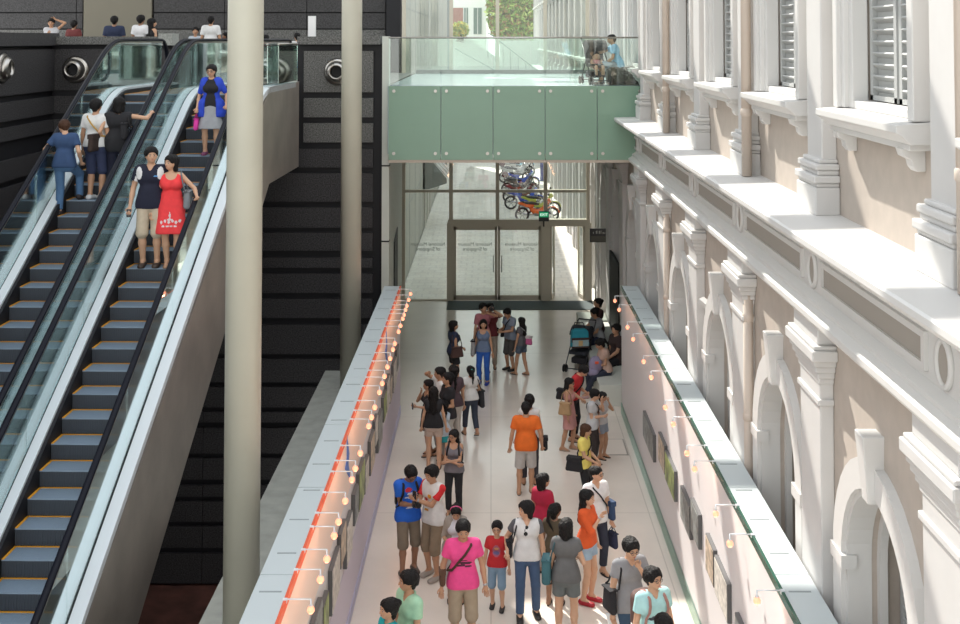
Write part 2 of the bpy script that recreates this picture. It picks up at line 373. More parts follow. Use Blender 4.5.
MB().box(gx[0], gx[-1], 9.55, 9.70, BZ - BB - .02, BZ - BB + .10).build('kerb', mat('dark_kerb', (.06, .10, .09), .4), br)
# ---------------------------------------------------------------- glass facade with doors
GY = 36.0
def fx(p): return atY(p, 200, GY).x
XM = [fx(403.5), fx(451), fx(497.5), fx(545.5), fx(588)]
ZT = [atY(500, 191, GY).z, atY(500, 222.5, GY).z]
gf = empty('window_1', (0, GY, 0), 0, 'glass entrance front with bronze mullions', 'window', kind='structure')
for i, x in enumerate(XM): MB().box(x - .055, x + .055, -.06, .10, 0 if i in (0, 4) else ZT[1], 12).build('mullion', M_FRAME, gf)
for z in (ZT[0], 5.0, 6.6, 10.2): MB().box(XM[0], XM[-1] + .05, -.05, .08, z - .04, z + .04).build('transom', M_FRAME, gf)
for a_, c_ in zip(XM, XM[1:]):
    for z0, z1 in ((ZT[1] + .1, ZT[0] - .04), (ZT[0] + .04, 4.96), (6.64, 10.16)):
        MB().box(a_ + .055, c_ - .055, 0, .012, z0, z1).build('pane', M_GL, gf)
MB().box(XM[0] + .055, XM[1] - .09, 0, .012, .03, ZT[1] + .1).build('pane', M_GL, gf)
MB().box(XM[0], XM[1], -.04, .06, 0, .04).build('sill', M_FRAME, gf)
MB().box(XM[1] - .09, XM[-1] + .06, -.10, .12, ZT[1] - .10, ZT[1] + .10).build('door_head', M_FRAME, gf)
for x, wv in ((XM[1] - .02, .10), (XM[3], .14), (XM[4], .10)): MB().box(x - wv, x + wv, -.08, .12, 0, ZT[1]).build('jamb', M_FRAME, gf)
for k, (a_, c_) in enumerate(((XM[1] + .08, XM[2] - .005), (XM[2] + .005, XM[3] - .14))):
    d = empty('door_%d' % (k + 1), (0, GY, 0), 0, ['closed left glass door leaf', 'closed middle glass door leaf'][k], 'door', kind='structure')
    z1 = ZT[1] - .10
    MB().box(a_, a_ + .075, -.03, .03, .01, z1).box(c_ - .075, c_, -.03, .03, .01, z1).box(a_, c_, -.03, .03, .01, .16).box(a_, c_, -.03, .03, z1 - .12, z1).build('door_frame', M_FRAME, d)
    MB().box(a_ + .07, c_ - .07, -.005, .005, .15, z1 - .1).build('pane', M_GL, d)
    MB().tube([(c_ - .12 if k == 0 else a_ + .12, -.07, .85), (c_ - .12 if k == 0 else a_ + .12, -.07, 1.35)], .015).build('handle', M_STEEL, d)
for k, (hx, ang, lab) in enumerate(((XM[3] + .16, 78, 'open narrow glass door leaf hinged at the middle jamb'), (XM[4] - .12, 102, 'open glass door leaf hinged at the right jamb'))):
    d = empty('door_%d' % (k + 3), (hx, GY + .05, 0), R(ang), lab, 'door', kind='structure'); z1 = ZT[1] - .10; L_ = .62
    MB().box(0, .06, -.025, .025, .01, z1).box(L_ - .06, L_, -.025, .025, .01, z1).box(0, L_, -.025, .025, .01, .12).box(0, L_, -.025, .025, z1 - .08, z1).build('door_frame', M_FRAME, d)
    MB().box(.055, L_ - .055, -.005, .005, .1, z1 - .07).build('pane', M_GL, d)
def text(name, s_, size, m, loc, rot, parent=None, ext=.003, align='CENTER', mirror=False):
    c = bpy.data.curves.new(name, 'FONT'); c.body = s_; c.size = size; c.extrude = ext; c.align_x = align
    o = bpy.data.objects.new(name, c); sc.collection.objects.link(o); o.data.materials.append(m)
    me = bpy.data.meshes.new_from_object(o.evaluated_get(bpy.context.evaluated_depsgraph_get())); bpy.data.objects.remove(o)
    if not me.materials: me.materials.append(m)
    o = bpy.data.objects.new(name, me); sc.collection.objects.link(o)
    if parent: o.parent = parent
    o.location = loc; o.rotation_euler = rot
    return o
M_FROST = mat('frosted_lettering', (.42, .42, .38), .7)
for x0, x1 in ((XM[0], XM[1]), (XM[1], XM[2]), (XM[2], XM[3])):
    t_ = text('lettering', 'National Museum\nof Singapore', .145, M_FROST, ((x0 + x1) / 2 + .02, .02, 1.62), (R(90), 0, R(180)), gf, .001)
    tag(t_, 'frosted lettering seen mirrored')
# door mat
tag(MB().box(XM[1] - .08, XM[4] + .1, 34.75, 35.88, 0, .015).build('door_mat', mat('mat_fibre', (.10, .125, .125), .95, noise=.2, nscale=60)), 'long dark grey entrance mat inside the glass doors', 'mat')
# exit sign and black direction sign
ex = empty('exit_sign', (fx(543.5), 35.8, atY(543, 216, 35.8).z), 0, 'small green lit exit sign over the doors', 'sign')
MB().box(-.15, .15, -.05, .05, -.15, .15).build('housing', M_BLK, ex)
MB().box(-.135, .135, -.056, -.05, -.03, .13).build('face', mat('green_sign_face', (.0, .30, .12), .4, emit=.35), ex)
text('lettering', 'EXIT', .11, mat('white_sign_text', (.8, .9, .85), .4, emit=.6), (0, -.06, .012), (R(90), 0, 0), ex)
MB().box(-.02, .02, .02, .06, -.32, -.15).box(-.02, .02, .06, .20, -.32, -.28).build('bracket', M_BLK, ex)
p = atY(599, 235.3, 34.0)
ds = empty('direction_sign', p, 0, 'black rectangular direction sign hanging right of the doors', 'sign')
MB().box(-.26, .26, -.03, .03, -.19, .19).build('board', M_BLK, ds)
MB().box(-.235, .235, -.034, -.03, -.17, -.02).build('lower_panel', mat('olive_panel', (.07, .065, .05), .5), ds)
g_ = MB()
for gx_, gw, gh in ((-.17, .02, .05), (-.09, .03, .08), (-.04, .012, .09), (.0, .03, .08), (.05, .012, .09), (.10, .03, .04), (.15, .02, .03)): g_.box(gx_, gx_ + gw, -.036, -.03, .05, .05 + gh)
g_.build('symbols', mat('dim_white_text', (.45, .45, .42), .5), ds)
MB().tube([(.25, 0, 0), (.62, 0, 0)], .02).build('bracket', M_BLK, ds)
# ---------------------------------------------------------------- right facade (bays of 3.38 m)
S_ = 3.38; YC0 = 10.15; YCL = 10.03; WX = 3.34; WL = 3.22; K0, K1 = -2, 23
Y0w = YC0 + (K0 - .5) * S_; Y1w = YC0 + (K1 + .5) * S_
ZE0, ZE1 = 5.12, 6.10                                   # entablature bottom, ledge
b = MB(); SPR = 3.15; RI = .84; ND = 14
for k in range(K0, K1 + 1):
    yc = YC0 + k * S_; a_, c_ = yc - S_ / 2, yc + S_ / 2
    yc = YCL + k * S_; a_, c_ = yc - S_ / 2, yc + S_ / 2
    b.box(WL, WL + .55, a_, yc - RI, -.1, SPR, 1); b.box(WL, WL + .55, yc + RI, c_, -.1, SPR, 1)
    b.box(WL, WL + .55, a_, yc - RI, SPR, ZE0, 1); b.box(WL, WL + .55, yc + RI, c_, SPR, ZE0, 1)
    for i in range(ND):
        t0, t1 = math.pi * i / ND, math.pi * (i + 1) / ND
        p0 = (yc - RI * math.cos(t0), SPR + RI * math.sin(t0)); p1 = (yc - RI * math.cos(t1), SPR + RI * math.sin(t1))
        b.extrude([(WL, p0[0], p0[1]), (WL, p1[0], p1[1]), (WL, p1[0], ZE0), (WL, p0[0], ZE0)], (.55, 0, 0), 1)
    yc = YC0 + k * S_; a_, c_ = yc - S_ / 2, yc + S_ / 2
    hw, w0, w1 = .80, 7.17, 9.7
    b.box(WX, WX + .5, a_, yc - hw, ZE1, 12.6, 1); b.box(WX, WX + .5, yc + hw, c_, ZE1, 12.6, 1)
    b.box(WX, WX + .5, yc - hw, yc + hw, ZE1, w0, 1); b.box(WX, WX + .5, yc - hw, yc + hw, w1, 12.6, 1)
b.box(WX + .51, WX + .7, Y0w, Y1w, -.1, 12.6, 1)
struct(b.build('wall_right', [M_WHITE, M_TAN]), 'beige rendered facade of the old building on the right', 'wall')
# entablature: frieze body, mouldings, ledge
b = MB()
prof = [(WX + .1, 5.12), (3.02, 5.12), (2.98, 5.17), (2.98, 5.22), (3.06, 5.27), (3.06, 5.31), (3.14, 5.36), (3.14, 5.82), (3.06, 5.85), (3.04, 5.89), (2.92, 5.93), (2.90, 5.98), (2.70, 6.00), (2.67, 6.04), (2.67, 6.085), (2.69, 6.10), (WX + .1, 6.12)]
b.extrude([(x, Y0w, z) for x, z in prof], (0, 35.9 - Y0w, 0), 0)
b.extrude([(x, 36.2, z) for x, z in prof], (0, Y1w - 36.2, 0), 0)
struct(b.build('trim_1', M_WHITE2), 'long white cornice ledge of the facade', 'cornice')
M_FRZ = mat('frieze_panel_taupe', (.33, .30, .265), .8)
fr = MB(); mo = MB()
for k in range(K0, 15):
    yc = YCL + k * S_
    fr.box(3.128, 3.142, yc - 1.30, yc + 1.30, 5.47, 5.65, 0)
    for (a_, c_, z0, z1) in ((yc - 1.36, yc + 1.36, 5.65, 5.70), (yc - 1.36, yc + 1.36, 5.42, 5.47), (yc - 1.36, yc - 1.30, 5.47, 5.65), (yc + 1.30, yc + 1.36, 5.47, 5.65)):
        mo.box(3.105, 3.142, a_, c_, z0, z1)
    n = 20; yo = yc + S_ / 2; vs = [(3.126, yo, 5.56)] + [(3.126, yo + .105 * math.cos(2 * math.pi * i / n), 5.56 + .135 * math.sin(2 * math.pi * i / n)) for i in range(n)]
    fr.add(vs, [(0, (i + 1) % n + 1, i + 1) for i in range(n)], 0)
    mo.tube([(3.13, yo + .13 * math.cos(2 * math.pi * i / n), 5.56 + .16 * math.sin(2 * math.pi * i / n)) for i in range(n + 1)], .026, 6, caps=False)
struct(fr.build('trim_2', M_FRZ), 'taupe recessed frieze panels and ovals under the cornice', 'frieze')
struct(mo.build('trim_3', M_WHITE2), 'white mouldings framing the frieze panels', 'moulding')
# lower pilasters
def low_pil():
    m = MB(); m.box(3.09, WL, -.36, .36, 0, 4.62)
    m.box(3.075, WL, -.41, .41, 0, .5).box(3.08, WL, -.39, .39, .5, .58)
    m.box(3.065, WL, -.39, .39, 4.36, 4.42)
    for x, w_, z0, z1 in ((3.075, .38, 4.56, 4.62), (3.055, .41, 4.62, 4.68), (3.03, .44, 4.68, 4.74), (3.01, .47, 4.74, 4.80), (2.98, .52, 4.80, 4.90), (3.0, .49, 4.90, 4.94), (3.05, .44, 4.94, 5.12)):
        m.box(x, WL, -w_, w_, z0, z1)
    return m
lo = low_pil(); lp0 = None; nt_ = 4
M_PIL = M_WHITE
def up_pil():
    m = MB(); m.box(3.19, WX, -.26, .26, 6.12, 12.5)
    m.box(3.10, WX, -.36, .36, 6.11, 6.38)
    for x, w_, z0, z1 in ((3.115, .345, 6.38, 6.42), (3.085, .37, 6.42, 6.49), (3.13, .33, 6.49, 6.54), (3.11, .345, 6.54, 6.60), (3.15, .30, 6.60, 6.64)):
        m.box(x, WX, -w_, w_, z0, z1)
    m.box(3.16, WX, -.28, .28, 10.1, 10.2)
    return m
up0 = None
for k in range(K0, K1 + 1):
    yo = YC0 + (k + .5) * S_; yl = YCL + (k + .5) * S_
    if lp0 is None:
        lp0 = lo.build('trim_4', M_PIL, bevel=.012); up0 = up_pil().build('trim_4', M_PIL, bevel=.014); o, u = lp0, up0
        lp0.modifiers.clear() if False else None
    else: o = dup(lp0); u = dup(up0)
    nt_ += 1
    o.location = (0, yl, 0); u.location = (0, yo, 0); o.name = 'trim_%d' % (nt_ * 2); u.name = 'trim_%d' % (nt_ * 2 + 1)
    pl = 'one of the white moulded pilasters of the facade'
    struct(o, 'white moulded pilaster between two arches', 'pilaster'); o['group'] = 'pilasters between the arches'
    struct(u, 'white pilaster with a stepped base standing on the ledge', 'pilaster'); u['group'] = 'pilasters on the ledge'
# shutters
def shutter(m, x, ya, yb, z0, z1, rows=1, slat=.085, arch=None):
    fw = .07
    m.box(x - .02, x + .03, ya, ya + fw, z0, z1).box(x - .02, x + .03, yb - fw, yb, z0, z1)
    zs = [z0 + (z1 - z0) * i / rows for i in range(rows + 1)]
    for z in zs: m.box(x - .02, x + .03, ya, yb, z - .045 if z > z0 else z, z + .045 if z < z1 else z)
    for za, zb in zip(zs, zs[1:]):
        n = int((zb - za - .09) / slat)
        for i in range(n):
            zc = za + .045 + (i + .5) * (zb - za - .09) / n; M = Matrix.Translation((x + .01, (ya + yb) / 2, zc)) @ Matrix.Rotation(R(38), 4, 'Y')
            m.obox(M, .035, (yb - ya) / 2 - fw, .009)
        m.box(x + .03, x + .035, ya + fw, yb - fw, za, zb)
def window(n, k):
    r_ = empty('window_%d' % n, (0, 0, 0), 0, kind='structure')
    m = MB(); z0, z1 = 7.17, 9.7
    for sg in (-1, 1):
        for x, a_, c_ in ((3.20, .93, 1.06), (3.24, .86, .94), (3.29, .76, .87)):
            y0, y1 = sorted((sg * a_, sg * c_)); m.box(x, 3.44, y0, y1, z0, z1 + .2)
    m.box(3.2, 3.5, -1.06, 1.06, z1, z1 + .25).box(3.08, 3.5, -1.18, 1.18, z1 + .25, z1 + .36)
    m.build('window_frame', M_WHITE2, r_, bevel=.01)
    s_ = MB(); s_.extrude([(WX, -1.12, 7.0), (3.16, -1.12, 7.0), (3.10, -1.12, 7.06), (3.05, -1.12, 7.09), (3.05, -1.12, 7.15), (WX, -1.12, 7.17)], (0, 2.24, 0))
    s_.box(3.17, WX, -1.06, 1.06, 6.95, 7.0); s_.box(3.3, 3.5, -.76, .76, 7.17, 7.24)
    for yy in (-.86, .86):
        s_.extrude([(WX, yy - .07, 6.78), (3.27, yy - .07, 6.78), (3.24, yy - .07, 6.82), (3.23, yy - .07, 6.87), (3.17, yy - .07, 6.90), (3.15, yy - .07, 6.96), (WX, yy - .07, 6.96)], (0, .14, 0))
    s_.build('window_sill', M_WHITE2, r_, bevel=.006)
    for sg in (-1, 1):
        q = MB(); y0, y1 = sorted((sg * .03, sg * .74)); shutter(q, 3.47, y0, y1, 7.25, z1, 2, .10); q.build('shutter', M_SHUT, r_)
    return r_
def arch_door(n):
    r_ = empty('window_%d' % n, (0, 0, 0), 0, kind='structure')
    m = MB(); N = 18
    def ring(r0, r1, x0, x1):
        for i in range(N):
            t0, t1 = math.pi * i / N, math.pi * (i + 1) / N
            q = [(-r0 * math.cos(t0), SPR + r0 * math.sin(t0)), (-r1 * math.cos(t0), SPR + r1 * math.sin(t0)), (-r1 * math.cos(t1), SPR + r1 * math.sin(t1)), (-r0 * math.cos(t1), SPR + r0 * math.sin(t1))]
            m.extrude([(x0, a, b_) for a, b_ in q], (x1 - x0, 0, 0))
        for sg in (-1, 1): y0, y1 = sorted((sg * r0, sg * r1)); m.box(x0, x1, y0, y1, 0, SPR)
    ring(.88, 1.13, 3.14, 3.26); ring(.83, .90, 3.18, 3.4); ring(.76, .84, 3.45, 3.52)
    for sg in (-1, 1): y0, y1 = sorted((sg * .80, sg * 1.15)); m.box(3.12, 3.26, y0, y1, SPR - .07, SPR + .05)
    m.build('archivolt', M_WHITE2, r_)
    kz = MB(); kz.extrude([(3.04, -.115, 4.54), (3.04, .115, 4.54), (3.09, .08, 3.98), (3.09, -.08, 3.98)], (.2, 0, 0))
    kz.build('keystone', M_WHITE2, r_, bevel=.012)
    for sg in (-1, 1):
        q = MB(); y0, y1 = sorted((sg * .02, sg * .80)); shutter(q, 3.66, y0, y1, .02, SPR, 3, .09); q.build('shutter', M_SHUT, r_)
    q = MB(); q.extrude([(3.66, .80 * math.cos(math.pi * i / 16), SPR + .80 * math.sin(math.pi * i / 16)) for i in range(17)], (.04, 0, 0))
    for i in range(7):
        t = math.pi * (i + .5) / 7; q.tube([(3.65, 0, SPR + .02), (3.65, .78 * math.cos(t), SPR + .78 * math.sin(t))], .025, 4)
    for r2 in (.28, .52, .76): q.tube([(3.65, r2 * math.cos(math.pi * i / 14), SPR + r2 * math.sin(math.pi * i / 14)) for i in range(15)], .02, 4)
    q.build('fanlight', M_SHUT, r_)
    return r_
W0 = window(2, 0); A0 = arch_door(60)
for k in range(K0, K1 + 1):
    yc = YC0 + k * S_
    o = W0 if k == K0 else dup(W0); a_ = A0 if k == K0 else dup(A0)
    o.location = (0, yc, 0); a_.location = (0, YCL + k * S_, 0); o.name = 'window_%d' % (k + 5); a_.name = 'window_%d' % (k + 45)
    struct(o, 'white framed shuttered window above the ledge', 'window'); o['group'] = 'shuttered windows above the ledge'
    struct(a_, 'white arched doorway with grey louvred shutters', 'window'); a_['group'] = 'arched doorways of the facade'
# downpipes
for yy, z1, l_ in ((7.95, 12.4, 'nearest beige downpipe on the right facade'), (14.75, 12.4, 'middle beige downpipe on the right facade'), (21.5, 12.4, 'farthest beige downpipe on the right facade')):
    d = empty('downpipe', (3.142, yy, 0), 0, l_, 'pipe')
    MB().lathe([(.062, 0), (.062, 5.1)], n=14).lathe([(.062, 6.12), (.062, z1)], n=14).build('pipe', M_PIPE, d)
    for z in (1.5, 3.2, 4.4, 6.9, 8.6): MB().lathe([(.06, z - .05), (.073, z - .03), (.073, z + .03), (.06, z + .05)], n=14, cap=False).build('collar', M_PIPE, d)
# surveillance camera and blue spotlight
p = atX(706, 304, 3.17)
c = empty('surveillance_camera', p, 0, 'small white surveillance camera on the facade arch', 'camera')
MB().obox(Matrix.Rotation(R(25), 4, 'X') @ Matrix.Rotation(R(30), 4, 'Z'), .05, .11, .045).build('housing', M_WHITE2, c, bevel=.01)
MB().tube([(0, 0, 0), (.1, .02, .05), (.15, .02, .05)], .018).build('bracket', M_WHITE2, c)
p = atX(744, 454, 3.24)
c = empty('spotlight', p, 0, 'small blue clamp on a bracket behind the right partition', 'spotlight')
MB().tube([(-.14, 0, 0), (-.05, 0, 0), (.0, 0, 0)], [.02, .035, .03]).build('lamp_head', mat('blue_plastic', (.02, .10, .45), .3), c)
MB().tube([(0, 0, 0), (.15, 0, 0)], .015).build('bracket', M_BLK, c)
# ---------------------------------------------------------------- unseen roof: slab shaped to shade the hall, beams over the glazed strip
M_ROOF = mat('roof_white', (.70, .70, .68), .7)
b = MB(); b.box(-14, -6.3, 6, 40, 15.6, 15.9); b.box(-6.3, -2.8, 32.8, 40, 15.6, 15.9)  # slab out of view, its edges set where sun should reach the floor
struct(b.build('ceiling', M_ROOF), 'unseen white roof slab shaped to shade the hall', 'ceiling')
b = MB()
for k in range(-1, 9): yy = 20.2 + (k - 2) * S_; b.box(-6.3 if yy < 33 else -2.8, 3.6, yy - .08, yy + .08, 14.75, 15.55)
struct(b.build('ceiling', M_ROOF), 'white roof beams over the glazed strip', 'ceiling')
# ---------------------------------------------------------------- escalators
TAN = math.tan(R(30))
def nose(y): return 3.24 + TAN * y                     # local y: world Y - 15.7
YT = (6.78 - 3.24) / TAN; YB = -10.5; YE = YT + 3.1
def path(off, y1=YE, n=6, rr=1.0):                     # a line parallel to the step noses, bending to level at the top
    pts = [(YB, nose(YB) + off), (YT - rr * .55, nose(YT - rr * .55) + off)]
    for i in range(1, n):
        t = i / n; y = YT - rr * .55 + t * rr * 1.1; a = nose(YT - rr * .55) + off; 
        z = a + TAN * (t * rr * 1.1) * (1 - t / 2); pts.append((y, z))
    pts.append((YT + rr * .55, a + TAN * rr * .55)); pts.append((y1, a + TAN * rr * .55)); return pts
def ribbon(m, x0, x1, lo, hi, mi=0):                   # a solid between two paths, x0..x1
    for (a, b_), (c, d) in zip(zip(lo, lo[1:]), zip(hi, hi[1:])):
        v = [(x, p[0], p[1]) for x in (x0, x1) for p in (a, b_, d, c)]
        m.add(v, [(0, 1, 2, 3), (7, 6, 5, 4), (0, 4, 5, 1), (3, 2, 6, 7), (1, 5, 6, 2), (0, 3, 7, 4)], mi)
def sub(pth, y0, y1):
    out = []
    def zat(y):
        for a, b_ in zip(pth, pth[1:]):
            if a[0] <= y <= b_[0]: return a[1] + (b_[1] - a[1]) * (y - a[0]) / (b_[0] - a[0])
        return pth[-1][1]
    return [(y0, zat(y0))] + [p for p in pth if y0 < p[0] < y1] + [(y1, zat(y1))]
SM = MB(); SM.box(-.42, .42, 0, .40, -.19, -.012, 1).box(-.42, .42, -.005, .36, -.012, 0, 0)
for i in range(28): SM.box(-.41 + i * .03, -.398 + i * .03, .03, .33, 0, .004, 0)
SM.box(-.42, .42, .325, .351, 0, .008, 2).box(-.42, -.392, 0, .35, 0, .008, 2).box(.392, .42, 0, .35, 0, .008, 2)
for i in range(28): SM.box(-.41 + i * .03, -.398 + i * .03, -.010, -.004, -.19, -.012, 1)
step_me = None
def escalator(xc, label, out_l, out_r, clad):
    global step_me
    e = empty('escalator', (xc, 15.7, 0), -.0195, label, 'escalator')
    n0 = int((YB + .6) / .351)
    k = n0
    while True:
        y = k * .351
        if y > YE - .3: break
        z = min(nose(y) - .045, 6.78)
        if step_me is None:
            o = SM.build('step', [M_STEP, M_RISER, M_YEL], e); step_me = o.data
        else:
            o = bpy.data.objects.new('step', step_me); sc.collection.objects.link(o); o.parent = e
        o.location = (0, y, z); k += 1
    lo_, hi_ = path(-.30), path(.10); dk = path(.12); H_ = path(1.0); H2 = path(.95)
    for s in (-1, 1):
        ow = out_r if s > 0 else out_l
        def X(a): return s * a
        m = MB(); ribbon(m, X(.425), X(.47), lo_, path(.08)); m.build('skirt_panel', M_BLACK, e)
        m = MB(); ribbon(m, X(.47), X(.595), path(.02), path(.12)); m.build('inner_deck', M_ALU, e)
        m = MB(); ribbon(m, X(.595), X(.635), path(.02), path(.105)); m.build('glass_channel', M_BLACK, e)
        m = MB(); ribbon(m, X(.635), X(ow), path(.02), path(.12)); m.build('outer_deck', M_ALU, e)
        # glass panels 1.9 m long
        ys = [YB]; 
        while ys[-1] + 1.9 < YE - .2: ys.append(ys[-1] + 1.9)
        ys.append(YE)
        for a, b_ in zip(ys, ys[1:]):
            m = MB(); ribbon(m, X(.607), X(.619), sub(dk, a + .004, b_ - .004), sub(H2, a + .004, b_ - .004)); m.build('glass_panel', M_GLE, e)
        pts = [(X(.613), y, z) for y, z in H_]
        zt = pts[-1][2]; cy = YE
        for i in range(1, 9):
            t = math.pi * i / 8; pts.append((X(.613), cy + .42 * math.sin(t), zt - .42 + .42 * math.cos(t)))
        m = MB(); m.tube(pts, .042, 10, flat=.72); m.build('handrail', M_RUB, e)
        m = MB(); ribbon(m, X(.585), X(.641), path(.945), path(.972)); m.build('handrail_guide', M_STEEL, e)
    m = MB(); m.box(-.47, .47, YE - .35, YE + 1.7, 6.70, 6.785); m.build('landing_plate', M_STEEL, e)
    m = MB(); bt = path(-1.88, YT + 1.2); tp = path(.02)
    lowp = [(YB, nose(YB) - 1.88), ((5.15 - 3.24 + 1.88) / TAN, 5.15), (YE + .35, 5.15)]
    hip = [(YB, nose(YB) + .02), (YT, 6.80), (YE + .35, 6.80)]
    for xa, xb in ((out_r - .04, out_r), (-out_l, -out_l + .04)): ribbon(m, xa, xb, [lowp[0], lowp[1], lowp[2]], [(YB, nose(YB) + .10), (lowp[1][0], min(6.9, nose(lowp[1][0]) + .10)), (YE + .35, 6.9)])
    m.build('truss_cladding', M_STEELD, e)
    m = MB()
    for a, b_ in zip(lowp, lowp[1:]): ribbon(m, -out_l, out_r, [(a[0], a[1] - .03), (b_[0], b_[1] - .03)], [a, b_])
    m.build('soffit', M_STEELD, e)
    return e
escalator(-5.015, 'right hand escalator with a steel clad side, carrying a couple', .71, .78, True)
escalator(-6.44, 'left hand escalator beside the dark granite wall', .78, .71, True)
# landing balustrades
def glass_rail(p0, p1, z0, z1, n, label):
    p0, p1 = Vector(p0), Vector(p1); g = empty('glass_balustrade', (*p0[:2], 0), math.atan2(p1.y - p0.y, p1.x - p0.x), label, 'railing'); L = (p1 - p0).length
    for i in range(n):
        MB().box(L * i / n + .01, L * (i + 1) / n - .01, -.008, .008, z0, z1 - .03).build('glass_panel', M_GLL, g)
    MB().tube([(0, 0, z1), (L, 0, z1)], .022, 8).build('handrail', M_STEEL, g)
    return g
glass_rail((-7.95, 29.2, 0), (-4.45, 29.2, 0), 6.80, atY(180, 44.5, 29.2).z, 3, 'green tinted glass balustrade behind the escalator heads')
glass_rail((-4.14, 23.3, 0), (-4.10, 25.25, 0), 6.93, 7.70, 1, 'clear glass balustrade beside the right escalator head')
# round jet nozzles on the granite walls
def nozzle(p, rz, label, k=1):
    v = empty('jet_nozzle', p, rz, label, 'vent'); v.scale = (1, k, 1)
    MB().lathe([(.285, 0), (.30, .03), (.26, .06), (.22, .07)], n=28, axis='y').build('flange', M_STEEL, v)
    MB().lathe([(.22, .05), (.235, .14), (.20, .24), (.165, .30), (.14, .31), (.13, .20)], n=28, axis='y', cap=False).lathe([(.14, .12), (.13, .13)], n=20, axis='y', m=1).build('nozzle', [M_STEEL, M_BLACK], v)
nozzle(atY(76, 69.5, 26.49), R(180), 'round steel air nozzle on the granite wall left of the escalators')
nozzle(atY(337.5, 71.5, 26.49), R(180), 'round steel air nozzle half behind the far column')
nozzle(atX(3, 68, -9.65), R(-90), 'round steel air nozzle on the left side wall', .55)
p = atY(312, 36, 27.6)
tag(MB().box(-.085, .085, -.05, .05, -.95, .60).build('sign_pillar', mat('white_gloss', (.85, .85, .85), .3), loc=(p.x, p.y, 7.73)), 'slim white upright sign pillar on the landing', 'sign')
# ---------------------------------------------------------------- the lane outside
M_LB = mat('left_building_stone', (.50, .50, .46), .8, noise=.04, nscale=2)
b = MB(); b.box(-6, -2.78, 36.5, 76, -.2, 13, 0); b.box(-6, -2.6, 76, 77.2, -.2, 13, 1)
for z in (2.2, 4.4, 6.6, 8.8): b.box(-2.80, -2.77, 36.5, 69, z, z + .02, 1)
for i in range(11): b.box(-2.80, -2.77, 38 + 3 * i, 38.02 + 3 * i, 0, 12.9, 1)
for i in range(3): b.box(-2.79, -2.74, 50 + 2.2 * i, 50.9 + 2.2 * i, 0, 2.1, 2)
struct(b.build('wall_left', [M_LB, mat('grey_seam', (.38, .40, .42), .8), mat('off_white_door_paint', (.62, .60, .56), .6)]), 'pale stone side wall of the lane outside', 'wall')
a = empty('awning', (-2.76, 51, 2.0), 0, 'white slatted window awning on the wall of the lane', 'awning')
for i in range(3):
    MB().extrude([(0, -1.6 + i * 1.1, 1.2), (.95, -1.6 + i * 1.1, .1), (.95, -.9 + i * 1.1, .1), (0, -.9 + i * 1.1, 1.2)], (0, 0, .06)).build('slat', M_WHITE2, a)
MB().box(0, .05, -1.9, 1.6, -.4, .9).build('opening', M_BLACK, a)
MB().extrude([(0, -1.9, 1.2), (.95, -1.9, .1), (.95, -1.9, -.1), (0, -1.9, -.4)], (0, .05, 0)).build('side_panel', mat('awning_grey', (.2, .21, .2), .6), a)
# white retaining walls, ramp and stair parapet at the end of the lane
b = MB(); b.box(-7, 3.4, 80, 80.5, -.2, 6.6, 0); b.box(.6, 3.4, 79.6, 80.2, -.2, 7.7, 0)
b.extrude([(-2.6, 79.2, -.2), (-2.6, 79.2, 7.9), (-1.6, 79.2, 7.95), (1.8, 79.2, 5.6), (1.8, 79.2, -.2)], (0, .25, 0), 0)
b.box(-7, 6, 79, 80.6, 0, 5.6, 0)
struct(b.build('wall_back', mat('white_ramp_wall', (.75, .75, .72), .7)), 'white ramp wall at the far end of the lane', 'wall')
rr = MB()
rr.tube([(-2.4, 78.9, 7.2), (1.2, 78.9, 5.2)], .03, 6); rr.tube([(-.2, 78.9, 8.2), (.0, 78.9, 8.1), (2.8, 78.9, 5.9)], .035, 6)
for i in range(6): x = -.2 + i * .5; rr.tube([(x, 78.9, 8.2 - .8 * (i * .5) - .0), (x, 78.9, 6.6 - .6 * (i * .5))], .02, 5)
tag(rr.build('stair_railing', mat('green_grey_metal', (.16, .24, .22), .5)), 'dark green metal railing on the white ramp outside', 'railing')
h = empty('building', (-1.4, 96, 0), 0, 'red brick and white building behind the lane', 'building')
MB().box(-8, 1.05, 0, 6, 0, 14).build('wall', mat('white_building', (.78, .78, .76), .7), h)
for (x0, x1, z0, z1) in ((-2.05, -.85, 8.3, 10.3), (-2.05, -.55, 11.3, 13.2)): MB().box(x0, x1, -.06, 0, z0, z1).build('brick_panel', brickmat('red_brick%d' % int(z0), (.30, .10, .08), (.36, .13, .10), (.4, .3, .27), .24, .08, .01, .8, plane='XZ'), h)
for (x0, x1, z0, z1) in ((-.75, -.45, 8.2, 10.3), (.0, .65, 8.2, 10.3), (.0, .7, 11.3, 13.2)):
    f_ = MB().box(x0, x1, -.08, 0, z0, z1).build('window', mat('greenish_window', (.10, .16, .14), .2), h)
    MB().box((x0 + x1) / 2 - .03, (x0 + x1) / 2 + .03, -.11, -.08, z0, z1).build('glazing_bar', M_WHITE2, f_)
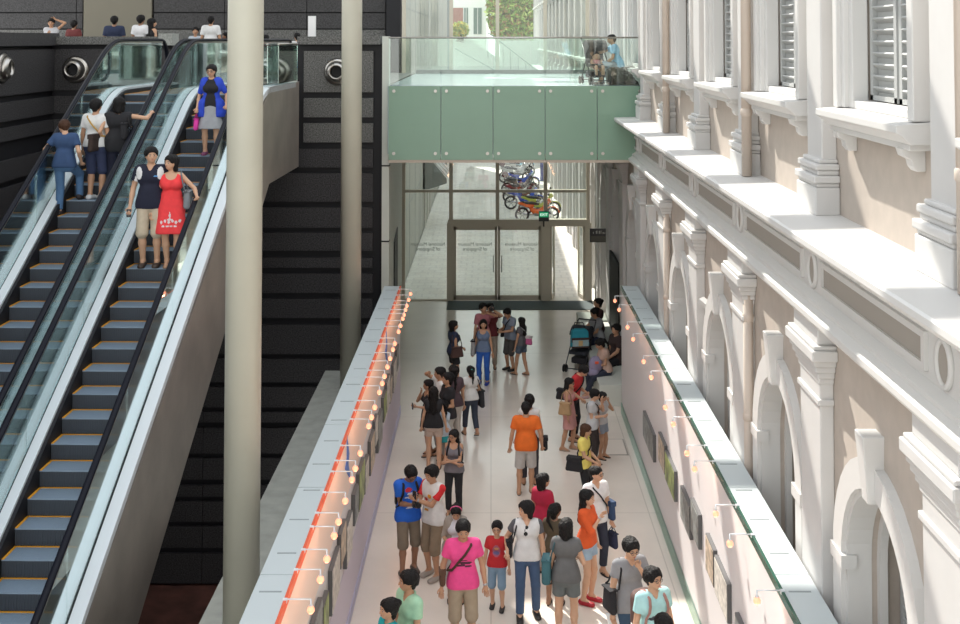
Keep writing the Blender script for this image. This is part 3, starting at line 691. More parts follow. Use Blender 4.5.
# foliage
def leaves(name, c, rx, ry, rz, n, sz, mats, label, cat, trunk=None):
    rnd = random.Random(hash(label) % 1000 if False else len(label)); r_ = empty(name, (c[0], c[1], c[2]), 0, label, cat); m = MB()
    for i in range(n):
        while True:
            q = Vector((rnd.uniform(-1, 1), rnd.uniform(-1, 1), rnd.uniform(-1, 1)))
            if q.length < 1 and q.length > .35: break
        q = Vector((q.x * rx, q.y * ry, q.z * rz)); d = Vector((rnd.gauss(0, 1), rnd.gauss(0, 1), rnd.gauss(0, 1))).normalized(); e = d.orthogonal().normalized(); s2 = sz * rnd.uniform(.6, 1.3)
        m.add([q - d * s2, q + e * s2 * .45, q + d * s2, q - e * s2 * .45], [(0, 1, 2, 3)], rnd.randrange(len(mats)))
    m.build('foliage', mats, r_)
    if trunk: MB().tube([(0, 0, trunk), (.1, 0, trunk / 2), (-.05, 0, rz * .3)], [.25, .2, .1], 8).build('trunk', mat('bark', (.16, .10, .06), .9), r_)
    return r_
G1 = mat('leaf_green', (.26, .40, .08), .6); G2 = mat('leaf_light', (.55, .66, .20), .6); G3 = mat('leaf_brown', (.40, .26, .10), .6); Y1 = mat('flower_yellow', (.85, .65, .12), .6); Y2 = mat('leaf_pale', (.55, .60, .20), .6)
leaves('tree', (1.9, 92, 10.2), 2.3, 2, 3.4, 9000, .22, [G1, G2, G3, G1], 'tall green tree behind the lane', 'tree', -5)
leaves('flowering_shrub', (-2.05, 78.5, 8.4), .62, .45, .55, 900, .13, [Y1, Y2, Y2, G1], 'small yellow flowering shrub on the white ramp', 'shrub', -.8)
leaves('tree', (5.5, 99, 9), 4, 2, 5, 5000, .35, [G1, G2], 'broad tree far beyond the facade end', 'tree', -6)
# far ground
struct(MB().box(-40, 40, 79, 140, -.4, -.02).build('ground', mat('far_ground', (.35, .36, .28), .9)), 'ground beyond the lane', 'ground')
# motorbikes
M_TYRE = mat('tyre', (.012, .012, .012), .7); M_CHR = mat('chrome', (.6, .6, .6), .2, metal=1)
def motorbike(loc, col, rz, box, helmet, label):
    r_ = empty('motorbike', loc, rz, label, 'motorbike'); cm = mat('bike_paint_%s' % label.split()[0], col, .25)
    for x in (-.64, .64):
        w_ = MB(); n = 24
        w_.tube([(x + .27 * math.cos(2 * math.pi * i / n), 0, .31 + .27 * math.sin(2 * math.pi * i / n)) for i in range(n + 1)], .045, 8, caps=False)
        w_.lathe([(.05, -.06), (.05, .06)], (x, 0, .31), 10, 1, 'y')
        for i in range(6): t = math.pi * i / 3; w_.tube([(x, 0, .31), (x + .24 * math.cos(t), 0, .31 + .24 * math.sin(t))], .012, 4, 1)
        w_.build('wheel', [M_TYRE, M_CHR], r_)
    b_ = MB(); b_.tube([(.42, 0, .80), (.30, 0, .55), (.10, 0, .42), (-.15, 0, .45), (-.3, 0, .62)], [.07, .12, .13, .12, .08], 10)
    b_.tube([(.45, 0, .78), (.52, 0, .88), (.50, 0, .98)], [.08, .10, .05], 8); b_.tube([(-.15, 0, .68), (-.45, 0, .72), (-.82, 0, .80)], [.10, .11, .04], 8)
    b_.build('bodywork', cm, r_)
    MB().box(-.12, .16, -.10, .10, .26, .50).tube([(0, .1, .30), (-.3, .14, .28), (-.85, .16, .36)], [.03, .04, .05], 8, 1).build('engine', [mat('engine_grey', (.15, .15, .15), .4, metal=.7), M_CHR], r_)
    MB().tube([(.08, 0, .74), (-.15, 0, .78), (-.45, 0, .80), (-.66, 0, .86)], [.07, .11, .12, .05], 10, flat=.6).build('seat', M_BLK, r_)
    MB().tube([(.64, -.06, .31), (.50, -.06, .85)], .025, 6).tube([(.64, .06, .31), (.50, .06, .85)], .025, 6).build('fork', M_CHR, r_)
    MB().tube([(.36, -.36, .99), (.44, -.12, 1.0), (.44, .12, 1.0), (.36, .36, .99)], .02, 6).tube([(.42, -.2, 1.0), (.45, -.26, 1.16)], .01, 4).tube([(.42, .2, 1.0), (.45, .26, 1.16)], .01, 4).ball((.46, -.27, 1.18), .05).ball((.46, .27, 1.18), .05).build('handlebar', M_BLK, r_)
    MB().tube([(.64 + .33 * math.cos(t), 0, .31 + .33 * math.sin(t)) for t in (.2, .7, 1.2, 1.8, 2.3)], .05, 6, flat=.5).build('mudguard', cm, r_)
    if box: MB().box(-.98, -.60, -.20, .20, .86, 1.18).build('top_box', mat('box_%s' % label.split()[0], box, .4), r_, bevel=.05)
    if helmet: MB().ball((-.75, 0, 1.02), .17, n=14).build('tail_case', mat('helmet_%s' % label.split()[0], helmet, .25), r_)
    return r_
bk = [((1.72, 51.4), (.75, .14, .03), None, None, 'orange and black motorbike parked nearest the doors'), ((1.9, 53.2), (.45, .5, .1), None, None, 'yellow-green motorbike second in the parked row'), ((1.3, 55.2), (.03, .08, .45), None, None, 'blue motorbike third in the parked row'), ((1.25, 57.4), (.14, .03, .03), None, None, 'maroon motorbike fourth in the parked row'),
      ((1.2, 60), (.10, .08, .08), None, (.10, .02, .02), 'dark motorbike with a reddish round case'), ((1.35, 62.6), (.05, .10, .50), None, None, 'bright blue motorbike in the middle of the row'), ((1.1, 65.2), (.45, .45, .44), None, (.12, .03, .03), 'silver motorbike with a dark round case'), ((1.3, 68), (.5, .5, .5), (.6, .6, .6), None, 'grey motorbike with a pale top box'),
      ((1.35, 71), (.35, .60, .75), None, None, 'light blue motorbike near the far end of the row'), ((1.3, 73.6), (.1, .3, .6), None, None, 'cyan motorbike last in the parked row'), ((1.6, 76), (.3, .3, .3), None, None, 'black-grey motorbike half hidden behind the row')]
for i, ((x, y), col, box, hel, l_) in enumerate(bk): motorbike((x + .25, y, 0), col, R([4, -6, 8, 3, -5, 7, 0, 5][i % 8]), box, hel, l_)
tag(MB().box(-.25, .25, -.03, .03, 0, 1.3).build('notice_board', mat('navy_board', (.02, .04, .22), .5), loc=(2.95, 66, 0)), 'dark blue notice board behind the parked bikes', 'sign')
# ---------------------------------------------------------------- people: one smooth surface per body, grown from a posed skeleton
def V(*a): return np.array(a, float)
def rotm(ax, a):
    c, s = math.cos(a), math.sin(a)
    if ax == 'x': return np.array([[1, 0, 0], [0, c, -s], [0, s, c]])
    if ax == 'y': return np.array([[c, 0, s], [0, 1, 0], [-s, 0, c]])
    return np.array([[c, -s, 0], [s, c, 0], [0, 0, 1]])
def ik(A, T, l1, l2, pole):
    d = T - A; L = np.linalg.norm(d)
    if L > (l1 + l2) * .999: T = A + d / L * (l1 + l2) * .999; d = T - A; L = np.linalg.norm(d)
    if L < abs(l1 - l2) + .05: L = abs(l1 - l2) + .05; T = A + d / max(np.linalg.norm(d), 1e-6) * L; d = T - A
    u = d / L; a = (l1 * l1 - l2 * l2 + L * L) / (2 * L); h = math.sqrt(max(l1 * l1 - a * a, 0))
    p = pole - u * np.dot(pole, u); n = np.linalg.norm(p); p = p / n if n > 1e-6 else V(0, -1, 0)
    return A + u * a + p * h, T
def cone(P, a, b, ra, rb):
    ab = b - a; L2 = max(np.dot(ab, ab), 1e-9); t = np.clip(((P - a) @ ab) / L2, 0, 1)
    return np.linalg.norm(P - a - t[..., None] * ab, axis=-1) - (ra + (rb - ra) * t)
class Field:
    def __init__(s, lo, hi, vx):
        s.lo = np.array(lo) - .03; s.vx = vx; s.n = np.ceil((np.array(hi) + .03 - s.lo) / vx).astype(int) + 1
    def new(s): return np.full(s.n, .12, np.float32)
    def pts(s, i0, i1):
        g = [s.lo[k] + s.vx * np.arange(i0[k], i1[k]) for k in range(3)]
        return np.stack(np.meshgrid(*g, indexing='ij'), -1)
    def rng(s, a, b):
        i0 = np.clip(np.floor((a - s.lo) / s.vx).astype(int), 0, s.n); i1 = np.clip(np.ceil((b - s.lo) / s.vx).astype(int) + 1, 0, s.n); return i0, i1
    def put(s, D, prims, k=.02, off=0):
        for (a, b, ra, rb) in prims:
            m = max(ra, rb) + off + k + .03; i0, i1 = s.rng(np.minimum(a, b) - m, np.maximum(a, b) + m)
            if (i1 <= i0).any(): continue
            sl = tuple(slice(i0[q], i1[q]) for q in range(3)); d = cone(s.pts(i0, i1), a, b, ra + off, rb + off); o = D[sl]
            h = np.clip(.5 + .5 * (o - d) / k, 0, 1); D[sl] = o * (1 - h) + d * h - k * h * (1 - h)
        return D
    def cut(s, D, prims):                           # carve these shapes away
        for (a, b, ra, rb) in prims:
            m = max(ra, rb) + .03; i0, i1 = s.rng(np.minimum(a, b) - m, np.maximum(a, b) + m)
            if (i1 <= i0).any(): continue
            sl = tuple(slice(i0[q], i1[q]) for q in range(3)); D[sl] = np.maximum(D[sl], -cone(s.pts(i0, i1), a, b, ra, rb))
        return D
    def plane(s, D, p, n):                          # keep the side where (x-p).n < 0
        P = s.pts((0, 0, 0), s.n); return np.maximum(D, ((P - p) @ n).astype(np.float32))
    def mesh(s, D):
        D = D.copy(); D[0] = D[-1] = .1; D[:, 0] = D[:, -1] = .1; D[:, :, 0] = D[:, :, -1] = .1
        I = D < 0; nx, ny, nz = D.shape
        cs = np.zeros((nx - 1, ny - 1, nz - 1), int)
        offs = [(i, j, k) for i in (0, 1) for j in (0, 1) for k in (0, 1)]
        for (i, j, k) in offs: cs += I[i:nx - 1 + i, j:ny - 1 + j, k:nz - 1 + k]
        c = np.argwhere((cs > 0) & (cs < 8))
        if len(c) == 0: return [], []
        idx = -np.ones(cs.shape, int); idx[tuple(c.T)] = np.arange(len(c))
        vals = {o: D[c[:, 0] + o[0], c[:, 1] + o[1], c[:, 2] + o[2]].astype(float) for o in offs}
        acc = np.zeros((len(c), 3)); cnt = np.zeros(len(c))
        for o in offs:
            for ax in range(3):
                if o[ax]: continue
                o2 = list(o); o2[ax] = 1; o2 = tuple(o2); a, b = vals[o], vals[o2]; m = (a < 0) != (b < 0)
                t = np.where(m, a / np.where(a == b, 1, a - b), 0); p = np.array(o, float) + t[:, None] * (np.array(o2) - np.array(o)); acc[m] += p[m]; cnt[m] += 1
        v = (c + acc / cnt[:, None]) * s.vx + s.lo; fs = []
        for ax in range(3):
            u, w_ = (ax + 1) % 3, (ax + 2) % 3
            s0 = [slice(None)] * 3; s1 = [slice(None)] * 3; s0[ax] = slice(0, -1); s1[ax] = slice(1, None)
            A, B = I[tuple(s0)], I[tuple(s1)]; e = np.argwhere(A != B); e = e[(e[:, u] > 0) & (e[:, w_] > 0) & (e[:, u] < D.shape[u] - 1) & (e[:, w_] < D.shape[w_] - 1)]
            def cell(du, dw): q = e.copy(); q[:, u] -= du; q[:, w_] -= dw; return idx[tuple(q.T)]
            q = np.stack([cell(1, 1), cell(0, 1), cell(0, 0), cell(1, 0)], 1); fl = A[tuple(e.T)]
            q[~fl] = q[~fl][:, ::-1]; fs.append(q)
        return v, np.concatenate(fs)
SKIN = {'l': (.56, .33, .21), 'm': (.47, .26, .155), 'd': (.30, .155, .09), 'p': (.66, .42, .31)}
def skin(k): return mat('skin_' + k, SKIN[k], .5)
def cloth(c, n='cloth'):
    return mat('%s_%02d_%02d_%02d' % (n, int(c[0] * 99), int(c[1] * 99), int(c[2] * 99)), c, .85, noise=.10, nscale=9, bump=.25)
M_HAIR = {'k': mat('black_hair', (.007, .006, .006), .6, spec=.25, bump=.8, nscale=55), 'b': mat('brown_hair', (.06, .026, .013), .6, spec=.25, bump=.8, nscale=55), 'g': mat('greying_hair', (.06, .06, .06), .5)}
M_EYEW = mat('eye_white', (.42, .38, .36), .4); M_DARK = mat('eye_dark', (.015, .01, .01), .3); M_LIP = mat('lips', (.40, .13, .11), .5)
M_SOLE = mat('dark_sole', (.03, .022, .018), .7)
def mesh_obj(name, v, f, mats, parent, fm=None):
    me = bpy.data.meshes.new(name); me.vertices.add(len(v)); me.vertices.foreach_set('co', np.asarray(v, np.float32).ravel())
    f = np.asarray(f, np.int32); me.loops.add(len(f) * 4); me.loops.foreach_set('vertex_index', f.ravel()); me.polygons.add(len(f))
    me.polygons.foreach_set('loop_start', np.arange(len(f), dtype=np.int32) * 4); me.polygons.foreach_set('loop_total', np.full(len(f), 4, np.int32))
    for m in mats: me.materials.append(m)
    me.polygons.foreach_set('use_smooth', np.ones(len(f), bool))
    if fm is not None: me.polygons.foreach_set('material_index', np.asarray(fm, np.int32))
    me.update(calc_edges=True); me.validate()
    o = bpy.data.objects.new(name, me); sc.collection.objects.link(o); o.parent = parent; return o
def fixed(lat, z):                                   # helper for limb ratio
    return V(lat, 0, z)
class Person:
    """pos: feet point; h: height; yaw: 0 faces the camera (-Y), +90 faces +X.  Hands a (their left) and b (their right) are targets in the torso frame."""
    def __init__(s, label, pos, h, yaw, sex='m', sk='m', hair='short', hc='k', top=('tee', (.5, .5, .5)), bot=('trousers', (.1, .1, .12)), shoe=('shoe', (.03, .03, .03)),
                 lean=0, tilt=0, twist=0, hy=0, hp=0, a=None, b=None, fa=(.11, 0), fb=(-.11, 0), ta=0, tb=0, pa=None, pb=None, sit=None, wide=1.0, glasses=False, child=False, vx=None, prints=(), cardigan=None, sleeves=None, watch=False, cat='person', group=None):
        s.h = h; S = h / 1.7; s.S = S; s.hs = 1.0 if not child else 1.22; fem = sex == 'f'
        root = empty('person', pos, 0, label, cat, group); root.rotation_euler = (0, 0, R(yaw)); s.root = root
        dist = math.hypot(pos[0], pos[1]); vx = vx or (.0105 if dist < 19 else .0125) ; vx = max(vx / S, .009)
        lt, ls = .42, .405; shw = (.146 if fem else .172) * wide; hipw = .092
        pz = .93; hipz = .90
        F = {}
        T = {}
        for n_, sgn, f, rz in (('a', 1, fa, ta), ('b', -1, fb, tb)):
            z = f[2] if len(f) > 2 else 0; T[n_] = V(f[0], f[1], .085 + z)
        if sit is not None: pz = sit + .10; hipz = sit + .08
        drop = 0
        if sit is None:
            for n_, sgn in (('a', 1), ('b', -1)):
                hx = sgn * hipw; dxy = math.hypot(T[n_][0] - hx, T[n_][1]); mz = math.sqrt(max((lt + ls) ** 2 * .997 - dxy ** 2, .04)); drop = max(drop if drop else -9, hipz - (T[n_][2] + mz)) if T[n_][2] < .13 else drop
            drop = max(drop, 0)
            pz -= drop; hipz -= drop
        P0 = V(0, 0, pz); Rt = rotm('z', R(twist)) @ rotm('y', R(tilt)) @ rotm('x', R(lean)); s.Rt = Rt; s.P0 = P0
        def up(x, y, z): return P0 + Rt @ V(x, y, z - .93)
        s.up = up
        N = up(0, .012, 1.425); Rh = Rt @ rotm('z', R(hy)) @ rotm('x', R(hp)); s.Rh = Rh; s.N = N; hs = s.hs
        def hd(x, y, z): return N + Rh @ (V(x, y - .012, z - 1.425) * (hs if z > 1.45 else 1))
        s.hd = hd
        # torso
        w_ = wide * (.90 if fem else 1)
        tor = [(up(-.085 * w_, 0, 1.28), up(.085 * w_, 0, 1.28), .100, .100), (up(-.055 * w_, .0, 1.10), up(.055 * w_, .0, 1.10), .082 if fem else .092 * wide, .082 if fem else .092 * wide),
               (up(-.10 * w_, .008, 1.35), up(.10 * w_, .008, 1.35), .075, .075), (up(-.07, .015, .955), up(.07, .015, .955), .112, .112), (up(-shw + .03, .01, 1.385), up(shw - .03, .01, 1.385), .052, .052)]
        if fem: tor += [(up(sg * .068, -.075, 1.255), up(sg * .068, -.08, 1.255), .058, .055) for sg in (1, -1)]
        if wide > 1.1: tor += [(up(0, -.05, 1.06), up(0, -.05, 1.0), .10, .10)]
        pel = [(P0 + V(-.072, .015, .0), P0 + V(.072, .015, .0), .112, .112), (P0 + V(-hipw, 0, -.06), P0 + V(hipw, 0, -.06), .098, .098)]
        neck = [(up(0, .015, 1.38), hd(0, .0, 1.50), .056 if not fem else .047, .052 if not fem else .045)]
        r_ = hs
        head = [(hd(0, .018, 1.607), hd(0, -.018, 1.603), .086 * r_, .082 * r_), (hd(0, -.03, 1.555), hd(0, -.052, 1.525), .066 * r_, .046 * r_), (hd(0, -.03, 1.575), hd(0, -.03, 1.575), .074 * r_, .074 * r_)]
        face = [(hd(0, -.098, 1.598), hd(0, -.115, 1.562), .010 * r_, .015 * r_), (hd(-.075, .012, 1.59), hd(-.08, .014, 1.565), .014, .011), (hd(.075, .012, 1.59), hd(.08, .014, 1.565), .014, .011), (hd(-.014, -.094, 1.531), hd(.014, -.094, 1.531), .012, .012), (hd(-.03, -.09, 1.612), hd(.03, -.09, 1.612), .012, .012)]
        # arms
        s.arm = {}; la, lf = .285, .255; arms = []
        for n_, sgn, tg, pole in (('a', 1, a, pa), ('b', -1, b, pb)):
            sh = up(sgn * shw, .01, 1.385)
            if tg is None: tg = (sgn * .26, -.05, .86)
            tgt = up(*tg); pl = Rt @ (V(*pole) if pole is not None else V(sgn * .5, 1, -.35)); el, wr = ik(sh, tgt, la, lf, pl); s.arm[n_] = (sh, el, wr)
            arms.append([(sh, el, .049 if not fem else .041, .037 if not fem else .032), (el, el + (wr - el) * .35, .037 if not fem else .032, .038 if not fem else .032), (el + (wr - el) * .35, wr, .038 if not fem else .032, .025 if not fem else .022)])
            dr = (wr - el) / np.linalg.norm(wr - el); side = np.cross(dr, Rt @ V(0, -1, 0)); nn = np.linalg.norm(side); side = side / nn if nn > .2 else Rt @ V(1, 0, 0)
            s.arm[n_] += (dr, side)
            pc = wr + dr * .055; arms[-1] += [(pc - side * .018, pc + side * .018, .019, .019), (wr + dr * .02, wr + dr * .085, .021, .021)]
        # legs
        s.leg = {}; legs = []; feet = []
        for n_, sgn, rz in (('a', 1, ta), ('b', -1, tb)):
            hp_ = V(sgn * hipw, 0, hipz); kn, an = ik(hp_, T[n_], lt, ls, V(sgn * .12 + math.sin(R(rz)) * .8, -1, 0 if sit is None else .35)); s.leg[n_] = (hp_, kn, an)
            legs.append([(hp_, kn, .083 if not fem else .084, .054), (kn, kn + (an - kn) * .35, .054, .055), (kn + (an - kn) * .35, an, .055, .036)])
            fd = rotm('z', R(rz)) @ V(0, -1, 0); fz = an[2] - .085
            pitch = .05 if fz > .02 else 0
            heel = an + fd * -.035 + V(0, 0, -.045 + pitch); toe = an + fd * .145 + V(0, 0, -.062 - pitch * .3); feet.append((heel, toe, fd, an))
            legs[-1] += [(an, heel, .036, .034), (heel, toe, .034, .022), (an, toe, .034, .022)]
        s.feet = feet
        allp = tor + pel + neck + head + sum(arms, []) + sum(legs, [])
        A = np.array([q[0] for q in allp] + [q[1] for q in allp]); G = Field(A.min(0) - .17, A.max(0) + .17, vx)
        D = G.new(); G.put(D, tor + pel, .05); G.put(D, neck, .035); 
        H = G.new(); G.put(H, head, .025); G.put(H, face, .008); G.put(H, neck, .02); D = np.minimum(D, H)
        for L in legs: q = G.new(); G.put(q, L, .022); D = s.smin(D, q, .02)
        for L in arms: q = G.new(); G.put(q, L, .016); D = s.smin(D, q, .018)
        G.cut(D, [(hd(sg * .031, -.104, 1.588), hd(sg * .031, -.104, 1.588), .014, .014) for sg in (1, -1)])
        v, f = G.mesh(D); s.G = G; s.tor = tor; s.pel = pel
        # fingers, eyes, lips: joined into the body mesh
        ex = MB()
        for n_, sgn in (('a', 1), ('b', -1)):
            sh, el, wr, dr, sd_ = s.arm[n_]; pal = np.cross(sd_, dr); pal = pal if np.dot(pal, Rt @ V(-sgn, -.3, 0)) > 0 else -pal
            for i, ln in enumerate((.066, .075, .070, .056)):
                o = (i - 1.5) * .0185; r0 = wr + dr * .078 + sd_ * o; p1 = r0 + dr * ln * .5 + pal * .012; p2 = p1 + dr * ln * .35 + pal * .024; p3 = p2 + dr * ln * .05 + pal * .014
                ex.tube([r0, p1, p2, p3], [.0095, .009, .008, .005], 6)
            th = -sd_ if np.dot(sd_, Rt @ V(0, -1, 0)) < 0 else sd_
            r0 = wr + dr * .03 + th * .02; p1 = r0 + dr * .03 + th * .025 + pal * .01; p2 = p1 + dr * .03 + th * .006 + pal * .01
            ex.tube([wr + dr * .02, r0, p1, p2], [.010, .012, .0105, .006], 6)
        for sg in (1, -1):
            c_ = hd(sg * .031, -.090, 1.589); ex.ball(c_, .0125 * r_, n=8, m=1); ex.ball(hd(sg * .031, -.0965, 1.588), .0085 * r_, n=6, m=2)
            ex.tube([hd(sg * .014, -.1035, 1.609), hd(sg * .032, -.1015, 1.614), hd(sg * .052, -.088, 1.607)], [.003, .0042, .002], 5, 2)
        ex.tube([hd(-.023, -.099, 1.530), hd(0, -.1075, 1.532), hd(.023, -.099, 1.530)], [.003, .0065, .003], 6, 3)
        ev = np.array([list(q) for q in ex.v]); ef = [list(q) + [q[-1]] * 0 for q in ex.f]
        fa_, ma_ = [], []
        for q, m_ in zip(ex.f, ex.m):
            if len(q) == 4: fa_.append(q); ma_.append(m_)
            else:
                for i in range(1, len(q) - 2, 2): fa_.append([q[0], q[i], q[i + 1], q[i + 2]]); ma_.append(m_)
        vv = np.concatenate([v, ev]) * S; ff = np.concatenate([f, np.array(fa_) + len(v)]); fm = np.concatenate([np.zeros(len(f), int), np.array(ma_)])
        mesh_obj('body', vv, ff, [skin(sk), M_EYEW, M_DARK, M_LIP], root, fm)
        s.mats = {}
        # bottoms -------------------------------------------------
        if bot:
            kind, bc = bot[0], bot[1]; ln = bot[2] if len(bot) > 2 else 1.0
            if kind in ('trousers', 'shorts', 'capri'):
                q = G.new(); G.put(q, pel + [(up(-.06, .01, 1.0), up(.06, .01, 1.0), .094 * wide, .094 * wide)], .05, .010)
                q = G.plane(q, up(0, 0, 1.03), Rt @ V(0, 0, 1))
                for n_, sgn in (('a', 1), ('b', -1)):
                    hp_, kn, an = s.leg[n_]; l_ = G.new(); fl = .018 if kind != 'shorts' else .032
                    if ln <= 1: e_ = hp_ + (kn - hp_) * ln; G.put(l_, [(hp_, e_ + (e_ - hp_) / max(np.linalg.norm(e_ - hp_), .01) * .06, .083 + .018, .066 + fl)], .02); l_ = G.plane(l_, e_, (kn - hp_) / np.linalg.norm(kn - hp_))
                    else:
                        t = ln - 1; e_ = kn + (an - kn) * t; d_ = (an - kn) / np.linalg.norm(an - kn)
                        G.put(l_, [(hp_, kn, .083 + .016, .054 + fl)], .02)
                        l2 = G.new(); G.put(l2, [(kn, e_ + d_ * .05, .054 + fl, .05 + (fl if kind == 'shorts' else .012))], .02); l2 = G.plane(l2, e_, d_); l_ = s.smin(l_, l2, .02)
                    q = s.smin(q, l_, .02)
                s.part(kind if kind != 'capri' else 'trousers', q, cloth(bc))
            if kind == 'skirt':
                q = G.new(); z1 = pz - .93 + ln; wv = bot[3] if len(bot) > 3 else .22
                G.put(q, pel + [(up(-.05, .01, 1.0), up(.05, .01, 1.0), .095, .095)], .04, .014)
                c0 = (s.leg['a'][1] + s.leg['b'][1]) / 2; c0 = V(c0[0], c0[1], 0)
                G.put(q, [(P0 + V(-.04, 0, -.02), V(c0[0] - (wv - .12), c0[1], z1), .088, .12), (P0 + V(.04, 0, -.02), V(c0[0] + (wv - .12), c0[1], z1), .088, .12), (P0 + V(0, 0, -.05), V(c0[0], c0[1], z1 - .05), .10, .14)], .05)
                q = G.plane(q, up(0, 0, 1.0), Rt @ V(0, 0, 1)); q = G.plane(q, V(0, 0, z1), V(0, 0, -1)); s.part('skirt', q, cloth(bc))
        # tops ----------------------------------------------------
        kind, tcol = top[0], top[1]; sl = {'tee': .52, 'polo': .55, 'long': 1.92, 'tank': 0, 'cap': .22, 'dress': 0, 'three': 1.45}[kind]
        if len(top) > 2 and top[2] is not None: sl = top[2]
        hem = top[3] if len(top) > 3 else (.845 if not fem else .90)
        off = .012 if fem else .015
        q = G.new(); ts = tor[:3] + tor[5:] + (tor[4:5] if sl > 0 else [])
        if kind == 'dress':
            q2 = G.new(); z1 = pz - .93 + (top[4] if len(top) > 4 else .62); c0 = (s.leg['a'][1] + s.leg['b'][1]) / 2
            G.put(q2, [(up(-.05, 0, 1.08), V(c0[0] - .10, c0[1], z1 + .02), .10, .13), (up(.05, 0, 1.08), V(c0[0] + .10, c0[1], z1 + .02), .10, .13)] + pel, .05, .01); q2 = G.plane(q2, V(0, 0, z1), V(0, 0, -1))
            G.put(q, ts, .05, off); q = s.smin(q, q2, .03)
        else:
            lw = [(up(-.062 * wide, .012, .99), up(.062 * wide, .012, .99), .108 * max(1, wide * .97), .108 * max(1, wide * .97)), (up(-.085, .014, .88), up(.085, .014, .88), .112, .112)]
            G.put(q, ts, .06, off); G.put(q, lw, .06, off + .007); q = G.plane(q, up(0, 0, hem), Rt @ V(0, 0, -1))
        arms_c = []
        for n_, sgn in (('a', 1), ('b', -1)):
            sh, el, wr = s.arm[n_][:3]; lo = .024 if not fem else .016
            if sl <= 0: continue
            l_ = G.new(); d_ = (el - sh) / np.linalg.norm(el - sh)
            if sl <= 1: e_ = sh + (el - sh) * sl; G.put(l_, [(sh, e_ + d_ * .06, .052 + .014, .043 + lo)], .02); l_ = G.plane(l_, e_, d_)
            else:
                d2 = (wr - el) / np.linalg.norm(wr - el); e_ = el + (wr - el) * (sl - 1); G.put(l_, [(sh, el, .052 + .012, .037 + .014)], .02); l2 = G.new(); G.put(l2, [(el, e_ + d2 * .04, .037 + .014, .030 + .012)], .02); l2 = G.plane(l2, e_, d2); l_ = s.smin(l_, l2, .015)
            if sleeves is not None: arms_c.append(l_)
            else: q = s.smin(q, l_, .03)
        if sl <= 0:
            for sgn in (1, -1): G.cut(q, [(up(sgn * (shw + .012), .01, 1.36), up(sgn * (shw + .05), 0, 1.48), .052, .07)])
            G.cut(q, [(up(0, -.10, 1.43), up(0, -.20, 1.47), .10, .12)])
        G.cut(q, [(up(0, .008, 1.44), up(0, -.02, 1.56), .064, .085)] + ([(up(0, -.06, 1.46), up(0, -.135, 1.345), .056, .020)] if kind == 'polo' or (len(top) > 5) else []))
        pr = [(p_[0], p_[1], p_[2], p_[3], cloth(p_[4], 'print'), p_[5] if len(p_) > 5 else 'f') for p_ in prints]
        s.part('dress' if kind == 'dress' else 'shirt' if kind in ('tee', 'polo', 'long') else 'top', q, cloth(tcol), pr)
        for l_ in arms_c: s.part('sleeve', l_, cloth(sleeves))
        if kind == 'polo':
            m = MB(); pts = []
            for i in range(15):
                t = R(-70 + 320 * i / 14) ; pts.append(up(.072 * math.cos(t), .005 + .07 * math.sin(t) , 1.435 - (.03 if math.sin(t) < -.5 else 0) + .012 * math.sin(t)))
            m.tube([p_ * S for p_ in pts], .016 * S, 6, flat=.6); m.build('collar', cloth(top[6] if len(top) > 6 else tuple(min(1, c * 1.15) for c in tcol)), root)
        if cardigan:
            q = G.new(); G.put(q, tor[:3] + tor[4:5] + [(up(-.09, .015, .95), up(.09, .015, .95), .115, .115), (up(-.13, .0, .78), up(.13, .0, .78), .125, .125), (up(-.11, .0, .92), up(.11, .0, .92), .115, .115)], .05, off + .014); q = G.plane(q, up(0, 0, cardigan[1]), Rt @ V(0, 0, -1))
            for n_ in 'ab':
                sh, el, wr = s.arm[n_][:3]; l_ = G.new(); G.put(l_, [(sh, sh + (el - sh) * cardigan[2], .06, .052)], .02); q = s.smin(q, l_, .03)
            G.cut(q, [(up(0, -.17, 1.45), up(0, -.22, .7), .115, .15), (up(0, 0, 1.42), up(0, -.04, 1.56), .07, .09)]); s.part('cardigan', q, cloth(cardigan[0]))
        # shoes ---------------------------------------------------
        for (heel, toe, fd, an) in feet:
            k_, c_ = shoe; fl_ = V(0, 0, 1); side = np.cross(fd, fl_)
            if k_ == 'shoe' or k_ == 'flat':
                q = G.new(); hi = .012 if k_ == 'shoe' else .010
                G.put(q, [(heel + V(0, 0, .0), toe + fd * .01, .034 + hi, .028 + hi), (heel - side * .012, toe - side * .018, .03 + hi, .022 + hi), (heel + side * .012, toe + side * .018, .03 + hi, .022 + hi)] + ([(an - V(0, 0, .02), toe - fd * .06, .04, .03)] if k_ == 'shoe' else []), .02)
                q = G.plane(q, V(0, 0, heel[2] - .037), V(0, 0, -1)) if abs(heel[2] - toe[2]) < .05 else q
                if k_ == 'flat': q = G.cut(q, [(an + V(0, 0, .03), an + V(0, 0, .0) + fd * .07, .05, .035)])
                s.part('shoe', q, mat('shoe_%02d_%02d_%02d' % tuple(int(99 * x) for x in c_), c_, .5))
            else:
                m = MB(); n = 14; lo_, hi_ = [], []
                for i in range(n):
                    t = 2 * math.pi * i / n; u_ = math.cos(t); w2 = math.sin(t); c0 = (heel + toe) / 2 + fd * .005; base = c0 + fd * u_ * .135 + side * w2 * (.044 + .008 * u_)
                    zf = heel[2] + (toe[2] - heel[2]) * (u_ + 1) / 2; lo_.append(V(base[0], base[1], zf - .040 if toe[2] <= heel[2] + .001 else zf - .04) * S)
                zs = heel[2] - .040
                m.extrude([(p_[0], p_[1], max(p_[2] - .002, 0 + (an[2] - .085) * S * 0)) for p_ in lo_], (0, 0, .016))
